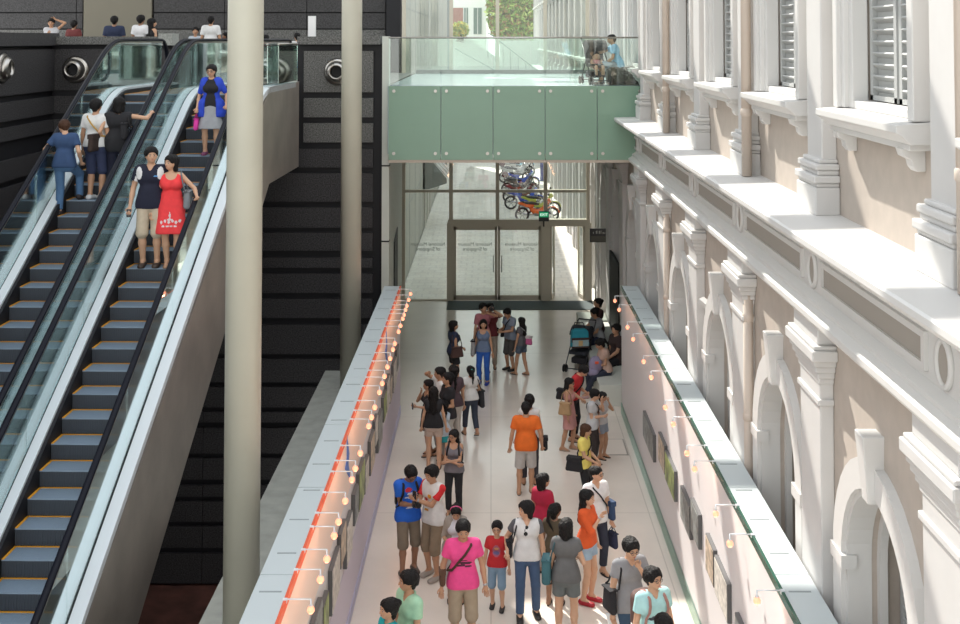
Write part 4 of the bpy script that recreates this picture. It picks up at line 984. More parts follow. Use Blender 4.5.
                for dd in (.03, .085): c0 = heel + fd * (dd + .03); m.tube([(c0 + side * .045 - V(0, 0, .02)) * S, (c0 + V(0, 0, .035)) * S, (c0 - side * .045 - V(0, 0, .02)) * S], .011 * S, 6, flat=.5)
                m.build('sandal', mat('shoe_%02d_%02d_%02d' % tuple(int(99 * x) for x in c_), c_, .6), root)
        # hair ----------------------------------------------------
        if hair:
            q = G.new(); hr = []
            if hair in ('short', 'crop', 'spiky', 'wavy'):
                e_ = {'crop': .006, 'short': .014, 'spiky': .018, 'wavy': .024}[hair]
                hr = [(hd(0, .026, 1.615), hd(0, -.020, 1.625), .088 * r_ + e_, .080 * r_ + e_), (hd(0, .045, 1.56), hd(0, .04, 1.53), .06 * r_ + e_, .05 * r_ + (e_ if hair == 'wavy' else 0))]
                if hair == 'wavy': hr += [(hd(sg * .07, .03, 1.58), hd(sg * .07, .04, 1.49), .04, .03) for sg in (1, -1)]
                if hair == 'spiky': hr += [(hd(sg * .03, -.04, 1.68), hd(sg * .035, -.06, 1.70), .03, .02) for sg in (1, -1)]
            else:
                hr = [(hd(0, .028, 1.612), hd(0, -.022, 1.622), .090 * r_ + .014, .082 * r_ + .010), (hd(0, .05, 1.57), hd(0, .045, 1.50), .066, .055)]
                if hair == 'bob': hr += [(hd(sg * .062, .02, 1.60), hd(sg * .068, .02, 1.485), .042, .036) for sg in (1, -1)] + [(hd(0, .05, 1.58), hd(0, .05, 1.47), .065, .06)]
                if hair == 'long': hr += [(hd(sg * .062, .025, 1.60), up(sg * .085, .03, 1.40), .040, .036) for sg in (1, -1)] + [(hd(0, .05, 1.52), up(0, .115, 1.22), .075, .05), (hd(-.04, .05, 1.50), up(-.06, .10, 1.25), .05, .035), (hd(.04, .05, 1.50), up(.06, .10, 1.25), .05, .035)]
                if hair == 'pony': hr += [(hd(0, .11, 1.62), hd(0, .14, 1.60), .032, .032), (hd(0, .145, 1.60), hd(0, .17, 1.46), .034, .028), (hd(0, .17, 1.46), up(0, .15, 1.30), .028, .012)]
                if hair == 'bun': hr += [(hd(0, .12, 1.63), hd(0, .125, 1.63), .042, .042)]
            G.put(q, hr, .02)
            ft = 1.640 if hair not in ('bob', 'long') else 1.636
            P_ = G.pts((0, 0, 0), G.n); q = q + (.0045 * (np.sin(P_[..., 0] * 95 + P_[..., 2] * 31) * np.sin(P_[..., 1] * 83 - P_[..., 2] * 40) + .7 * np.sin(P_[..., 0] * 170 + 1.3) * np.sin(P_[..., 1] * 150 + P_[..., 2] * 60))).astype(np.float32)
            G.cut(q, [(hd(0, -.150, 1.555), hd(0, -.150, 1.49), .100 * r_, .11 * r_), (hd(-.028, -.122, ft - .042), hd(.028, -.122, ft - .042), .046 * r_, .046 * r_)] + ([(hd(0, -.06, 1.49), hd(0, -.10, 1.40), .062, .08)] if hair in ('short', 'crop', 'spiky', 'pony', 'bun') else []))
            s.part('hair', q, M_HAIR[hc])
        if glasses:
            m = MB(); gm = M_BLK if glasses is True else mat('sunglass', (.01, .01, .01), .1)
            for sg in (1, -1):
                c0 = [hd(sg * .032 + .023 * math.cos(t), -.113 + .006 * abs(math.cos(t)), 1.587 + .017 * math.sin(t)) * S for t in [2 * math.pi * i / 12 for i in range(13)]]
                m.tube(c0, .0032 * S, 5, caps=False); m.tube([hd(sg * .055, -.105, 1.592) * S, hd(sg * .08, .0, 1.59) * S], .003 * S, 5)
            m.tube([hd(-.01, -.116, 1.59) * S, hd(.01, -.116, 1.59) * S], .003 * S, 5); m.build('glasses', M_BLK, root)
        if watch:
            sh, el, wr, dr, sd_ = s.arm[watch]; m = MB(); m.tube([(wr - dr * .012) * S, (wr + dr * .012) * S], .031 * S, 12); m.build('watch', mat('watch_silver', (.45, .45, .47), .3, metal=.8), root)
    @staticmethod
    def smin(a, b, k):
        h = np.clip(.5 + .5 * (a - b) / k, 0, 1); return (a * (1 - h) + b * h - k * h * (1 - h)).astype(np.float32)
    def part(s, name, D, m, prints=()):
        v, f = s.G.mesh(D)
        if len(v) == 0: return None
        fm = np.zeros(len(f), int); mats = [m]
        if prints:
            c = v[f].mean(1) - s.P0; loc = c @ s.Rt; nrm = np.cross(v[f[:, 1]] - v[f[:, 0]], v[f[:, 3]] - v[f[:, 0]]); nl = nrm @ s.Rt
            for (cx, cz, rx, rz, pm, fb) in prints:
                k = ((loc[:, 0] - cx) / rx) ** 2 + ((loc[:, 2] + .93 - cz) / rz) ** 2 < 1; k &= (loc[:, 1] < 0) if fb == 'f' else (loc[:, 1] > 0) if fb == 'b' else True
                mats.append(pm); fm[k] = len(mats) - 1
        o = mesh_obj(name, v * s.S, f, mats, s.root, fm)
        if name != 'hair': o.data.set_sharp_from_angle(angle=R(42))
        return o
    # points of the body in world space
    def wp(s, p): return s.root.matrix_basis @ Vector([float(x) * s.S for x in p])
    def surf(s, x, z, front=True, push=.03):          # a point on the clothed torso, person units
        d = V(0, 1, 0) if front else V(0, -1, 0); y = -.32 if front else .32
        for i in range(60):
            P = s.up(x, y, z)[None]; 
            if min(cone(P, *q)[0] for q in s.tor + s.pel) < push + .012: break
            y += .006 if front else -.006
        return s.up(x, y, z)
def W2L(root, p): return root.matrix_basis.inverted() @ p
# bags are things of their own, hung on the person
def strap_pts(pr, sgn, hipz=.95, hx=.20):
    """crossbody: from shoulder on side -sgn over the chest to the hip on side sgn"""
    fr = [pr.surf(-sgn * .10 + sgn * (hx + .08) * t, 1.40 - (1.40 - hipz) * t, True) for t in (.0, .15, .3, .45, .6, .75, .9)]
    bk = [pr.surf(-sgn * .10 + sgn * (hx + .08) * t, 1.40 - (1.40 - hipz) * t, False) for t in (.9, .75, .6, .45, .3, .15, 0)]
    top_ = pr.up(-sgn * .105, .01, 1.455)
    return [top_] + fr + [pr.up(sgn * (hx + .01), 0, hipz)] + bk + [top_]
def bag(pr, kind, col, label, sgn=1, z=.85, y=0, x=None, size=(.30, .11, .24), scol=None, name=None, extra=None):
    S = pr.S; m1 = cloth(col, 'bag'); m2 = cloth(scol or tuple(c * .6 for c in col), 'strap')
    x = sgn * (.27 if x is None else x)
    ctr = {'backpack': pr.up(0, .235, 1.17), 'cross': pr.up(x, y, z), 'shoulder': pr.up(x, y + .02, z), 'hand': None, 'front': pr.up(0, -.24, z)}[kind]
    if kind == 'hand': sh, el, wr, dr, sd_ = pr.arm['a' if sgn > 0 else 'b']; ctr = wr + dr * .10 + V(0, 0, -size[2] * .5 - .12)
    o = empty(name or ('backpack' if kind == 'backpack' else 'bag'), pr.wp(ctr), 0, label, 'bag'); o.rotation_euler = pr.root.rotation_euler
    inv = o.matrix_basis.inverted()
    def L(p): return inv @ pr.wp(p)
    b = MB(); w_, d_, h_ = [q * S / 2 for q in size]
    if kind == 'backpack':
        b.extrude([(-w_, -d_, -h_), (w_, -d_, -h_), (w_, -d_, h_ * .7), (w_ * .6, -d_, h_), (-w_ * .6, -d_, h_), (-w_, -d_, h_ * .7)], (0, 2 * d_, 0))
        MB().box(-w_ * .7, w_ * .7, d_, d_ + .05 * S, -h_ * .8, -h_ * .05).build('pocket', m1, o, bevel=.015)
    else:
        b.extrude([(-d_, -w_, -h_), (-d_, w_, -h_), (-d_ * .9, w_ * .70, h_), (-d_ * .9, -w_ * .70, h_)], (2 * d_, 0, 0))
        MB().box(-d_ - .006, d_ + .006, -w_ * .78, w_ * .78, h_ * .45 if kind == 'cross' else h_ * .85, h_ * .98).build('flap', extra or m1, o, bevel=.006)
    bo = b.build('body', m1, o, bevel=.05 * S); bo.modifiers[0].segments = 4; bo.data.polygons.foreach_set('use_smooth', [True] * len(bo.data.polygons))
    t = MB(); rr = .012 * S
    if kind == 'backpack':
        for sg in (1, -1):
            fr = [pr.surf(sg * q, zz, True) for q, zz in ((.105, 1.40), (.12, 1.33), (.13, 1.26), (.145, 1.18), (.16, 1.10))]
            pts = [pr.up(sg * .09, .17, 1.33), pr.up(sg * .10, .10, 1.43), pr.up(sg * .105, .01, 1.462)] + fr + [pr.up(sg * .185, .02, 1.03), pr.up(sg * .13, .17, 1.01)]
            MB().tube([L(p) for p in pts], .02 * S, 6, flat=.5).build('strap', m2, o)
    elif kind == 'cross':
        MB().tube([L(p) for p in strap_pts(pr, sgn, z + .08)], .017 * S, 6, flat=.55, caps=False).build('strap', m2, o)
    elif kind == 'shoulder':
        sx_ = abs(pr.arm['a'][0][0] - pr.P0[0]); tp = pr.up(sgn * .135, .015, 1.458)
        c0 = ctr
        fpt = [tp, pr.up(sgn * .165, -.09, 1.36), pr.up(sgn * .22, -.13, 1.15)]; bpt = [tp, pr.up(sgn * .165, .11, 1.36), pr.up(sgn * .22, .14, 1.15)]
        for q, sy in ((fpt, -1), (bpt, 1)): t.tube([L(p) for p in q] + [Vector((0, sy * w_ * .7, h_))], rr, 6)
        t.build('strap', m2, o)
    elif kind == 'hand':
        sh, el, wr, dr, sd_ = pr.arm['a' if sgn > 0 else 'b']; hp_ = L(wr + dr * .10)
        for sx2 in (-1, 1): t.tube([Vector((sx2 * d_ * .6, -w_ * .5, h_)), hp_ + Vector((0, 0, -.01)), Vector((sx2 * d_ * .6, w_ * .5, h_))], .007, 5)
        t.build('handle', m2, o)
    return o
def held(pr, which, kind, col, label, fwd=.11):
    sh, el, wr, dr, sd_ = pr.arm[which]; c_ = pr.wp(wr + dr * fwd); o = empty({'phone': 'phone', 'camera': 'camera', 'paper': 'leaflet'}[kind], c_, 0, label, kind); o.rotation_euler = pr.root.rotation_euler
    if kind == 'phone': MB().box(-.035, .035, -.006, .006, -.06, .06).build('case', mat('phone_case', (.02, .02, .025), .2), o, bevel=.004); MB().box(-.03, .03, .006, .0075, -.05, .05).build('screen', mat('phone_screen', (.10, .12, .15), .1), o)
    if kind == 'camera':
        MB().box(-.065, .065, -.03, .03, -.045, .04).box(-.025, .025, -.03, .03, .04, .062).build('body', M_BLK, o, bevel=.008); MB().lathe([(.036, -.03), (.038, -.09), (.034, -.10)], n=16, axis='y').build('lens', M_BLK, o)
    if kind == 'paper': MB().obox(Matrix.Rotation(R(60), 4, 'X'), .075, .10, .001).build('sheet', mat('paper_white', (.8, .8, .78), .6), o)
    return o
# ---------------------------------------------------------------- the crowd
def pl(hx, hy, fy):                                  # standing place and height from head top and feet
    g = at(hx, fy, 0); return (g.x, g.y, 0), atY(hx, hy, g.y).z / 1.012
def ph(hx, hy, h, z=0):
    g = at(hx, hy, z + h * 1.012); return (g.x, g.y, z), h
BLK_ = (.014, .014, .017); NAVY = (.02, .03, .07); WHT = (.66, .66, .64); GRY = (.20, .20, .21); KHK = (.34, .27, .19); JEAN = (.06, .11, .19); DEN = (.20, .28, .36); BRN = (.06, .035, .02)
SKB = ('sandal', (.04, .028, .02)); BSH = ('shoe', (.02, .02, .02))
CROSS = dict(a=(-.10, -.22, 1.12), b=(.08, -.20, 1.09), pa=(1, 0, -.5), pb=(-1, 0, -.5))
# group near the doors
pos, h = pl(453.5, 320, 389); p = Person('woman in a navy sleeveless top and dark shorts standing left of the far group', pos, h, 115, 'f', 'm', 'bob', top=('cap', NAVY, .05), bot=('shorts', BLK_, .62), shoe=SKB, b=(-.10, -.20, 1.02), hy=-15)
bag(p, 'shoulder', (.07, .035, .03), 'dark brown shoulder bag on the woman in the navy top', -1, .98, size=(.36, .12, .26))
pos, h = pl(490.5, 302.5, 368); p = Person('man in a maroon shirt holding a camera up to his eye', pos, h, 5, 'm', 'm', 'short', top=('tee', (.13, .02, .025), .6), bot=('trousers', (.36, .30, .24), 1.95), shoe=SKB, a=(.06, -.22, 1.56), b=(-.07, -.22, 1.55), pa=(1, -.2, -.6), pb=(-1, -.2, -.6))
held(p, 'b', 'camera', BLK_, 'black camera held up by the man in maroon', .10)
pos, h = ph(483, 305, 1.58); pos = (pos[0], pos[1] + .25, 0); p = Person('woman in a pink checked shirt behind the person in blue', pos, h, 20, 'f', 'm', 'short', top=('tee', (.38, .14, .16), .7), bot=('trousers', (.30, .26, .22), 1.95), shoe=SKB, a=(.05, -.28, 1.50), pa=(1, 0, -.3), hy=10)
pos, h = pl(483.3, 319, 384); p = Person('person in a slate blue top and bright blue trousers facing the camera', pos, h, -12, 'f', 'm', 'bob', top=('tank', (.13, .18, .28), None, .86), bot=('trousers', (.02, .10, .42), 1.93), shoe=('shoe', (.02, .05, .30)), hy=12)
bag(p, 'shoulder', (.30, .30, .30), 'black and white striped bag hanging beside the person in blue', -1, .95, size=(.34, .12, .40), scol=BLK_, extra=cloth(BLK_, 'bag'))
pos, h = pl(510.5, 306.5, 370); p = Person('man in a grey polo and dark shorts looking down at a device', pos, h, -50, 'm', 'm', 'short', top=('polo', (.20, .24, .30)), bot=('shorts', (.07, .065, .06), 1.02), shoe=BSH, a=(.05, -.30, 1.12), b=(-.12, -.27, 1.14), hp=22, lean=5)
bag(p, 'cross', BLK_, 'black bag slung across the man in the grey polo', -1, .95, size=(.26, .09, .2)); held(p, 'b', 'phone', BLK_, 'dark device held by the man in the grey polo')
pos, h = pl(521.5, 316.5, 375); p = Person('long haired woman in a grey tee and denim shorts, back half turned', pos, h, -125, 'f', 'm', 'long', top=('tee', (.10, .10, .11), .4), bot=('shorts', (.07, .10, .14), .55), shoe=('sandal', (.03, .02, .02)), fa=(.08, -.16), fb=(-.1, .14), hy=-20)
bag(p, 'cross', (.55, .12, .28), 'pink and white striped bag on the long haired woman', -1, 1.05, y=.24, x=.04, size=(.22, .12, .26), scol=(.4, .4, .4), extra=cloth((.6, .55, .55), 'bag'))
# group on the left
pos, h = pl(428, 379, 455); p = Person('young woman in a black dress with a hand at her mouth, leftmost in the hall', pos, h, -70, 'f', 'm', 'long', top=('dress', BLK_, None, .9, .60), bot=None, shoe=('sandal', (.03, .02, .015)), b=(-.02, -.17, 1.42), a=(.14, -.30, 1.16), pb=(-.6, -.2, -1), fb=(-.1, .1))
held(p, 'a', 'phone', BLK_, 'phone held out by the young woman in the black dress')
pos, h = ph(440, 366.5, 1.60); p = Person('person in a white shirt shading the eyes with a raised arm', pos, h, -75, 'm', 'm', 'short', top=('tee', WHT), bot=('trousers', (.5, .5, .48), 1.9), shoe=SKB, b=(-.02, -.22, 1.60), pb=(-1, -.6, .1))
pos, h = ph(448.5, 366.5, 1.62); pos = (pos[0], pos[1] - .35, 0); p = Person('woman in a black tee with long hair, looking left', pos, h, -65, 'f', 'm', 'pony', top=('tee', BLK_, .5, .86), bot=('trousers', (.42, .40, .36), 1.95), shoe=SKB, a=(.06, -.20, 1.08))
pos, h = ph(454, 371, 1.60); pos = (pos[0] - .02, pos[1] + .45, 0); p = Person('dark haired woman in pale trousers, mostly hidden behind the woman in black', pos, h, -150, 'f', 'm', 'bun', top=('tee', (.08, .05, .06), .5), bot=('trousers', (.50, .46, .42), 1.93), shoe=('flat', (.35, .02, .05)))
pos, h = pl(433.5, 386, 469); p = Person('woman in a black sleeveless top and beige shorts seen from behind', pos, h, 175, 'f', 'l', 'long', top=('cap', BLK_, .06, .88), bot=('shorts', (.48, .38, .32), .50), shoe=SKB, hy=10)
pos, h = ph(444, 402, 1.12); p = Person('child in a pale blue shirt and teal skirt, back to the camera', pos, h, -160, 'f', 'm', 'pony', top=('tee', (.50, .58, .66), .7, .80), bot=('skirt', (.02, .32, .36), .62, .16), shoe=SKB, child=True, a=(.2, -.15, 1.0))
pos, h = pl(454, 429, 514); p = Person('woman in a grey tank with crossed arms and glasses', pos, h, -8, 'f', 'm', 'long', top=('tank', (.17, .16, .18), None, .86), bot=('trousers', BLK_, 1.95), shoe=SKB, hy=-22, hp=4, glasses=True, **CROSS)
bag(p, 'backpack', BLK_, 'black backpack on the woman with crossed arms', size=(.30, .14, .38))
pos, h = pl(470.5, 365, 436); p = Person('woman in a white tee and dark cropped trousers walking with a black bag', pos, h, -158, 'f', 'm', 'pony', top=('tee', WHT, .45), bot=('capri', (.035, .045, .07), 1.72), shoe=('sandal', BLK_), fa=(.09, -.16), fb=(-.08, .26, .05), b=(-.16, -.18, 1.05), a=(.20, -.08, .98))
bag(p, 'shoulder', (.02, .02, .025), 'large black shoulder bag on the woman in the white tee', -1, .90, size=(.30, .12, .42))
MB().tube([Vector([float(x) * p.S for x in p.hd(.035 * math.cos(t), .115, 1.615 + .035 * math.sin(t))]) for t in [2 * math.pi * i / 10 for i in range(11)]], .012, 5, caps=False).build('hair_band', mat('teal_band', (.02, .5, .5), .5), p.root)
# centre and right of the hall
pos, h = ph(528.3, 393.5, 1.55); pos = (pos[0] + .02, pos[1], 0); p = Person('person in a white sleeveless top just beyond the man in orange', pos, h, 180, 'f', 'm', 'bun', top=('cap', WHT, .08), bot=('trousers', (.05, .05, .06), 1.9), shoe=SKB)
bag(p, 'cross', BLK_, 'black bag beside the man in orange, carried by the person beyond him', 1 * -1, .78, x=.30, size=(.22, .1, .26))
pos, h = pl(526, 401, 494); p = Person('man in an orange tee and pale grey shorts seen from behind', pos, h, 178, 'm', 'm', 'crop', top=('tee', (.70, .14, .015), .62, .83), bot=('shorts', (.46, .44, .42), 1.0), shoe=('sandal', (.06, .05, .05)), fa=(.13, .03), fb=(-.10, -.10), a=(.30, -.02, .86), b=(-.30, -.04, .88), wide=1.12)
pos, h = pl(573, 360, 440); p = Person('man in a red tee leaning forward with bowed head', pos, h, 65, 'm', 'l', 'short', top=('tee', (.50, .025, .03), .6), bot=('trousers', BLK_, 1.92), shoe=SKB, lean=16, hp=26, a=(.1, -.24, 1.1), b=(-.14, -.22, 1.02))
bag(p, 'cross', BLK_, 'black bag behind the man in the red tee', -1, 1.0, y=.16, size=(.32, .12, .24))
pos, h = pl(569, 377, 450); p = Person('woman in a dusty pink dress and glasses with long dark hair', pos, h, 70, 'f', 'm', 'long', top=('dress', (.52, .26, .24), None, .9, .54), bot=None, shoe=('sandal', (.35, .28, .22)), glasses=True, fa=(.09, -.05), fb=(-.10, .14), hp=6)
bag(p, 'shoulder', (.42, .27, .14), 'tan woven bag on the woman in the pink dress', -1, 1.05, size=(.34, .12, .30))
pos, h = pl(593, 388, 466); p = Person('man in a light grey tee with a hand on his chin', pos, h, 75, 'm', 'l', 'short', top=('tee', (.48, .49, .50)), bot=('trousers', (.03, .022, .02), 1.95), shoe=SKB, a=(.0, -.20, 1.44), b=(-.02, -.22, 1.12), pa=(.4, -.2, -1), hp=16)
bag(p, 'cross', BRN, 'small dark camera case on a neck strap of the man in light grey', 1, 1.0, size=(.18, .08, .14), scol=BLK_)
pos, h = pl(602, 391, 458); p = Person('woman in a pale top resting a hand on her cheek', pos, h, 55, 'f', 'm', 'pony', top=('tee', (.50, .50, .50), .5), bot=('shorts', (.24, .27, .32), .58), shoe=SKB, a=(.05, -.18, 1.46), pa=(.5, -.2, -1), hp=10)
pos, h = pl(584.6, 423, 508); p = Person('person in a yellow polo and black trousers with a black messenger bag', pos, h, 68, 'm', 'l', 'bob', 'b', top=('polo', (.78, .66, .16), .6), bot=('trousers', BLK_, 1.95), shoe=BSH, a=(.05, -.26, 1.0), b=(-.08, -.25, .98), hp=12)
bag(p, 'cross', BLK_, 'black messenger bag behind the person in yellow', -1, .96, y=.14, x=.25, size=(.38, .14, .30))
pos, h = pl(596, 465.5, 575); p = Person('man in a white shirt and glasses with a navy shoulder bag', pos, h, 30, 'm', 'l', 'crop', top=('polo', (.70, .70, .70), .6), bot=('trousers', (.025, .03, .05), 1.85), shoe=('sandal', BLK_), glasses=True, hy=30, fa=(.12, -.02), fb=(-.14, .05))
bag(p, 'cross', (.03, .06, .13), 'navy blue sling bag at the hip of the man in the white shirt', 1, .98, size=(.28, .10, .30), scol=BLK_)
bag(p, 'hand', (.02, .025, .06), 'dark blue tote carried low by the man in the white shirt', 1, size=(.26, .10, .24))
pos, h = pl(587.4, 489, 602); p = Person('woman in an orange red blouse, denim shorts and red shoes', pos, h, 62, 'f', 'l', 'long', top=('three', (.68, .10, .02), 1.25, .88), bot=('shorts', (.30, .40, .50), .48), shoe=('flat', (.35, .01, .02)), b=(.02, -.20, 1.30), pb=(-.8, 0, -1), fa=(.09, -.02), fb=(-.11, .02), watch='b')
pos, h = pl(543, 472.5, 575); p = Person('person in a crimson tee and pale trousers, back to the camera', pos, h, 140, 'f', 'm', 'bob', top=('tee', (.38, .012, .045), .6, .90), bot=('trousers', (.45, .42, .40), 1.9), shoe=SKB, hy=-30)
pos, h = pl(555, 502.5, 605); p = Person('woman in an olive brown top with a dark ponytail', pos, h, 165, 'f', 'd', 'pony', top=('tee', (.10, .075, .045), .5), bot=('trousers', (.05, .035, .03), 1.4), shoe=SKB, hy=-35)
pos, h = ph(566, 517.5, 1.56); p = Person('woman in a grey tee and grey shorts with a teal bag, seen from behind', pos, h, 172, 'f', 'l', 'bob', top=('tee', (.12, .12, .12), .42, .86), bot=('shorts', (.13, .145, .145), .62), shoe=SKB, b=(-.18, -.20, 1.08), hy=-10)
bag(p, 'shoulder', (.04, .12, .14), 'dark teal shoulder bag on the woman in grey', 1, 1.0, size=(.36, .13, .34))
pos, h = pl(527, 501, 616); p = Person('person with long wavy hair in a white and grey raglan shirt and jeans', pos, h, 0, 'm', 'l', 'wavy', top=('tee', (.66, .66, .65), .5, .86, None, 'v'), sleeves=(.09, .09, .10), bot=('trousers', (.05, .09, .17), 1.96), shoe=BSH, hy=-62, b=(-.30, -.12, 1.0), fa=(.14, .03), fb=(-.11, -.12), ta=10, watch='a', prints=[(-.005, 1.36, .026, .022, (.01, .01, .01)), (-.02, 1.27, .030, .032, (.01, .01, .01)), (-.03, 1.315, .006, .03, (.01, .01, .01))])
bag(p, 'shoulder', BLK_, 'black shoulder bag under the arm of the person in the raglan shirt', -1, 1.02, size=(.28, .10, .26))
pos, h = pl(497, 523.5, 608); p = Person('young boy in a red printed tee and denim shorts', pos, h, -8, 'm', 'l', 'short', top=('tee', (.48, .02, .025), .6, .86), bot=('shorts', (.20, .30, .40), 1.02), shoe=BSH, child=True, glasses=True, fa=(.12, -.06), fb=(-.10, .06), prints=[(0, 1.20, .085, .12, (.34, .10, .15)), (0, 1.25, .045, .03, (.55, .30, .12)), (0, 1.16, .06, .035, (.12, .10, .22))])
pos, h = ph(463, 518, 1.66); p = Person('young man in a bright pink tee and khaki shorts with a brown sling', pos, h, 5, 'm', 'm', 'short', top=('tee', (.78, .07, .26), .58, .84), bot=('shorts', KHK, 1.02), shoe=SKB, a=(.29, -.03, .87), b=(-.28, -.06, .88), hp=12, watch='a', prints=[(.03, 1.18, .09, .018, (.08, .02, .04)), (-.04, 1.15, .07, .014, (.08, .02, .04)), (.06, 1.14, .05, .012, (.08, .02, .04)), (.0, 1.21, .05, .01, (.08, .02, .04))])
bag(p, 'cross', (.10, .05, .03), 'brown sling bag across the young man in pink', -1, .98, size=(.22, .08, .2))
pos, h = pl(456, 501.5, 600); p = Person('woman with a pink hairband and beige cardigan behind the young man in pink', pos, h, 0, 'f', 'm', 'bun', top=('cap', (.60, .60, .64), .1), cardigan=((.30, .26, .22), .85, .9), bot=('trousers', (.40, .38, .36), 1.4), shoe=SKB, a=(.0, -.24, 1.14), b=(-.13, -.25, 1.10), hp=26)
MB().tube([Vector([float(x) * p.S for x in p.hd(.098 * math.cos(t), .01, 1.61 + .098 * math.sin(t))]) for t in [math.pi * i / 12 for i in range(13)]], .010, 5).build('hair_band', mat('pink_band', (.7, .1, .25), .5), p.root)
held(p, 'b', 'phone', BLK_, 'dark phone held by the woman with the pink hairband')
pos, h = pl(433, 464, 577); p = Person('youth in a white tee with red sleeves and khaki cargo shorts', pos, h, -42, 'm', 'm', 'spiky', top=('tee', (.68, .67, .65), .62, .83), sleeves=(.60, .025, .03), bot=('shorts', (.24, .18, .12), 1.22), shoe=('shoe', (.33, .29, .25)), a=(-.02, -.32, 1.25), b=(-.08, -.30, 1.28), hp=12, fa=(.12, -.03), fb=(-.11, .03), watch='a', prints=[(.03, 1.26, .04, .035, (.75, .35, .03)), (-.06, 1.20, .035, .03, (.55, .05, .04)), (.0, 1.13, .05, .03, (.10, .05, .03)), (-.03, 1.05, .045, .02, (.6, .3, .05))])
held(p, 'b', 'phone', BLK_, 'phone held up by the youth with red sleeves')
pos, h = pl(408, 461.5, 573); p = Person('youth in a royal blue printed tee and brown shorts looking at a camera', pos, h, 22, 'm', 'd', 'short', top=('tee', (.015, .12, .58), .62, .82), bot=('shorts', (.20, .16, .115), 1.12), shoe=('shoe', (.10, .075, .06)), a=(.06, -.28, 1.17), b=(-.03, -.28, 1.15), hp=32, hy=8, fa=(.12, .06), fb=(-.12, -.08), glasses=True, prints=[(-.03, 1.32, .055, .035, (.55, .03, .05)), (.03, 1.26, .085, .022, (.62, .68, .75)), (.0, 1.20, .09, .018, (.62, .68, .75)), (.03, 1.10, .06, .02, (.35, .5, .7)), (-.01, 1.05, .07, .012, (.6, .65, .7))])
bag(p, 'backpack', BLK_, 'black backpack on the youth in blue', size=(.28, .14, .40)); held(p, 'a', 'camera', BLK_, 'black camera in the hands of the youth in blue', .09)
pos, h = ph(409, 569.5, 1.66); p = Person('man in a pale green polo at the bottom edge', pos, h, -55, 'm', 'm', 'short', top=('polo', (.34, .58, .40), .55), bot=('trousers', (.05, .05, .06), 1.95), shoe=BSH, a=(.12, -.25, 1.05), hy=-20)
held(p, 'a', 'paper', WHT, 'white folded leaflet held by the man in pale green')
pos, h = ph(389, 597.5, 1.56); p = Person('woman in a teal top with pinned up hair at the bottom edge', pos, h, -60, 'f', 'l', 'bun', top=('tee', (.01, .38, .42), .45), bot=('trousers', BLK_, 1.95), shoe=SKB)
pos, h = ph(629.5, 535.5, 1.68); p = Person('young man in a grey V neck tee with a hand to his mouth', pos, h, 22, 'm', 'l', 'spiky', top=('tee', (.25, .25, .26), .50, .82, None, 'v'), bot=('trousers', (.035, .07, .12), 1.96), shoe=BSH, a=(.04, -.19, 1.39), pa=(.6, -.1, -1), hp=13, glasses=True)
bag(p, 'shoulder', BLK_, 'black shoulder bag of the young man in the grey V neck tee', -1, .98, size=(.30, .10, .30)); held(p, 'b', 'paper', WHT, 'small white leaflet in the hand of the young man in grey')
pos, h = ph(653, 567, 1.66); p = Person('young man in an aqua V neck tee with patterned backpack straps', pos, h, 25, 'm', 'l', 'spiky', top=('tee', (.40, .68, .68), .55, .84, None, 'v'), bot=('trousers', (.04, .06, .1), 1.96), shoe=BSH, hy=12, hp=-2, glasses=True, prints=[(0, 1.17, .12, .022, (.05, .06, .07)), (0.04, 1.13, .07, .014, (.05, .06, .07))])
bag(p, 'backpack', (.12, .07, .06), 'backpack with red and white straps on the young man in aqua', scol=(.38, .20, .17), size=(.30, .14, .40))
pos, h = ph(664, 613.5, 1.60); p = Person('person with dark hair just showing at the bottom edge below the youth in aqua', pos, h, 20, 'm', 'm', 'short', top=('tee', (.1, .1, .1)), bot=('trousers', BLK_, 1.95), shoe=BSH)
# bench by the right wall and the people on it
struct(MB().box(2.30, 3.05, 25.7, 32.5, 0, .45).build('trim_90', M_PALE, bevel=.01), 'low pale stone bench along the right wall', 'bench')
bx = 2.32
p = Person('woman in a peach top seated on the bench holding a lavender bag', (2.52, 26.55, 0), 1.55, -72, 'f', 'm', 'pony', top=('tee', (.50, .34, .27), .3), bot=('trousers', (.02, .025, .045), 1.85), shoe=('flat', (.45, .30, .30)), sit=.50, fa=(.14, -.58), fb=(-.05, -.40), a=(.05, -.28, 1.08), b=(-.08, -.28, 1.10), lean=8, hp=22)
o = empty('bag', p.wp(p.up(0, -.24, 1.10)), 0, 'lavender cloth bag with a red tag on the lap of the seated woman', 'bag'); m = MB(); m.ball((0, 0, 0), .16, .15, .19, 14); m.ball((-.04, -.02, -.15), .14, .15, .12, 12); m.build('body', cloth((.26, .23, .34)), o); MB().box(-.03, .05, -.17, -.15, .06, .11).build('tag', M_RED, o)
p = Person('man in a dark shirt seated at the back of the bench', (2.84, 27.35, 0), 1.66, -60, 'm', 'm', 'short', top=('tee', (.035, .02, .02), .7), bot=('trousers', BLK_, 1.9), shoe=BSH, sit=.50, fa=(.12, -.45), fb=(-.12, -.42), a=(.1, -.3, .98), b=(-.12, -.28, .98))
p = Person('woman in a grey tee and jeans seated by the stroller', (2.60, 29.3, 0), 1.60, -58, 'f', 'm', 'bun', top=('tee', (.26, .27, .28), .5), bot=('trousers', (.025, .035, .07), 1.9), shoe=('flat', (.40, .30, .25)), sit=.50, fa=(.10, -.44), fb=(-.08, -.40), a=(.0, -.32, 1.06), b=(-.10, -.40, 1.20), lean=8, hp=10)
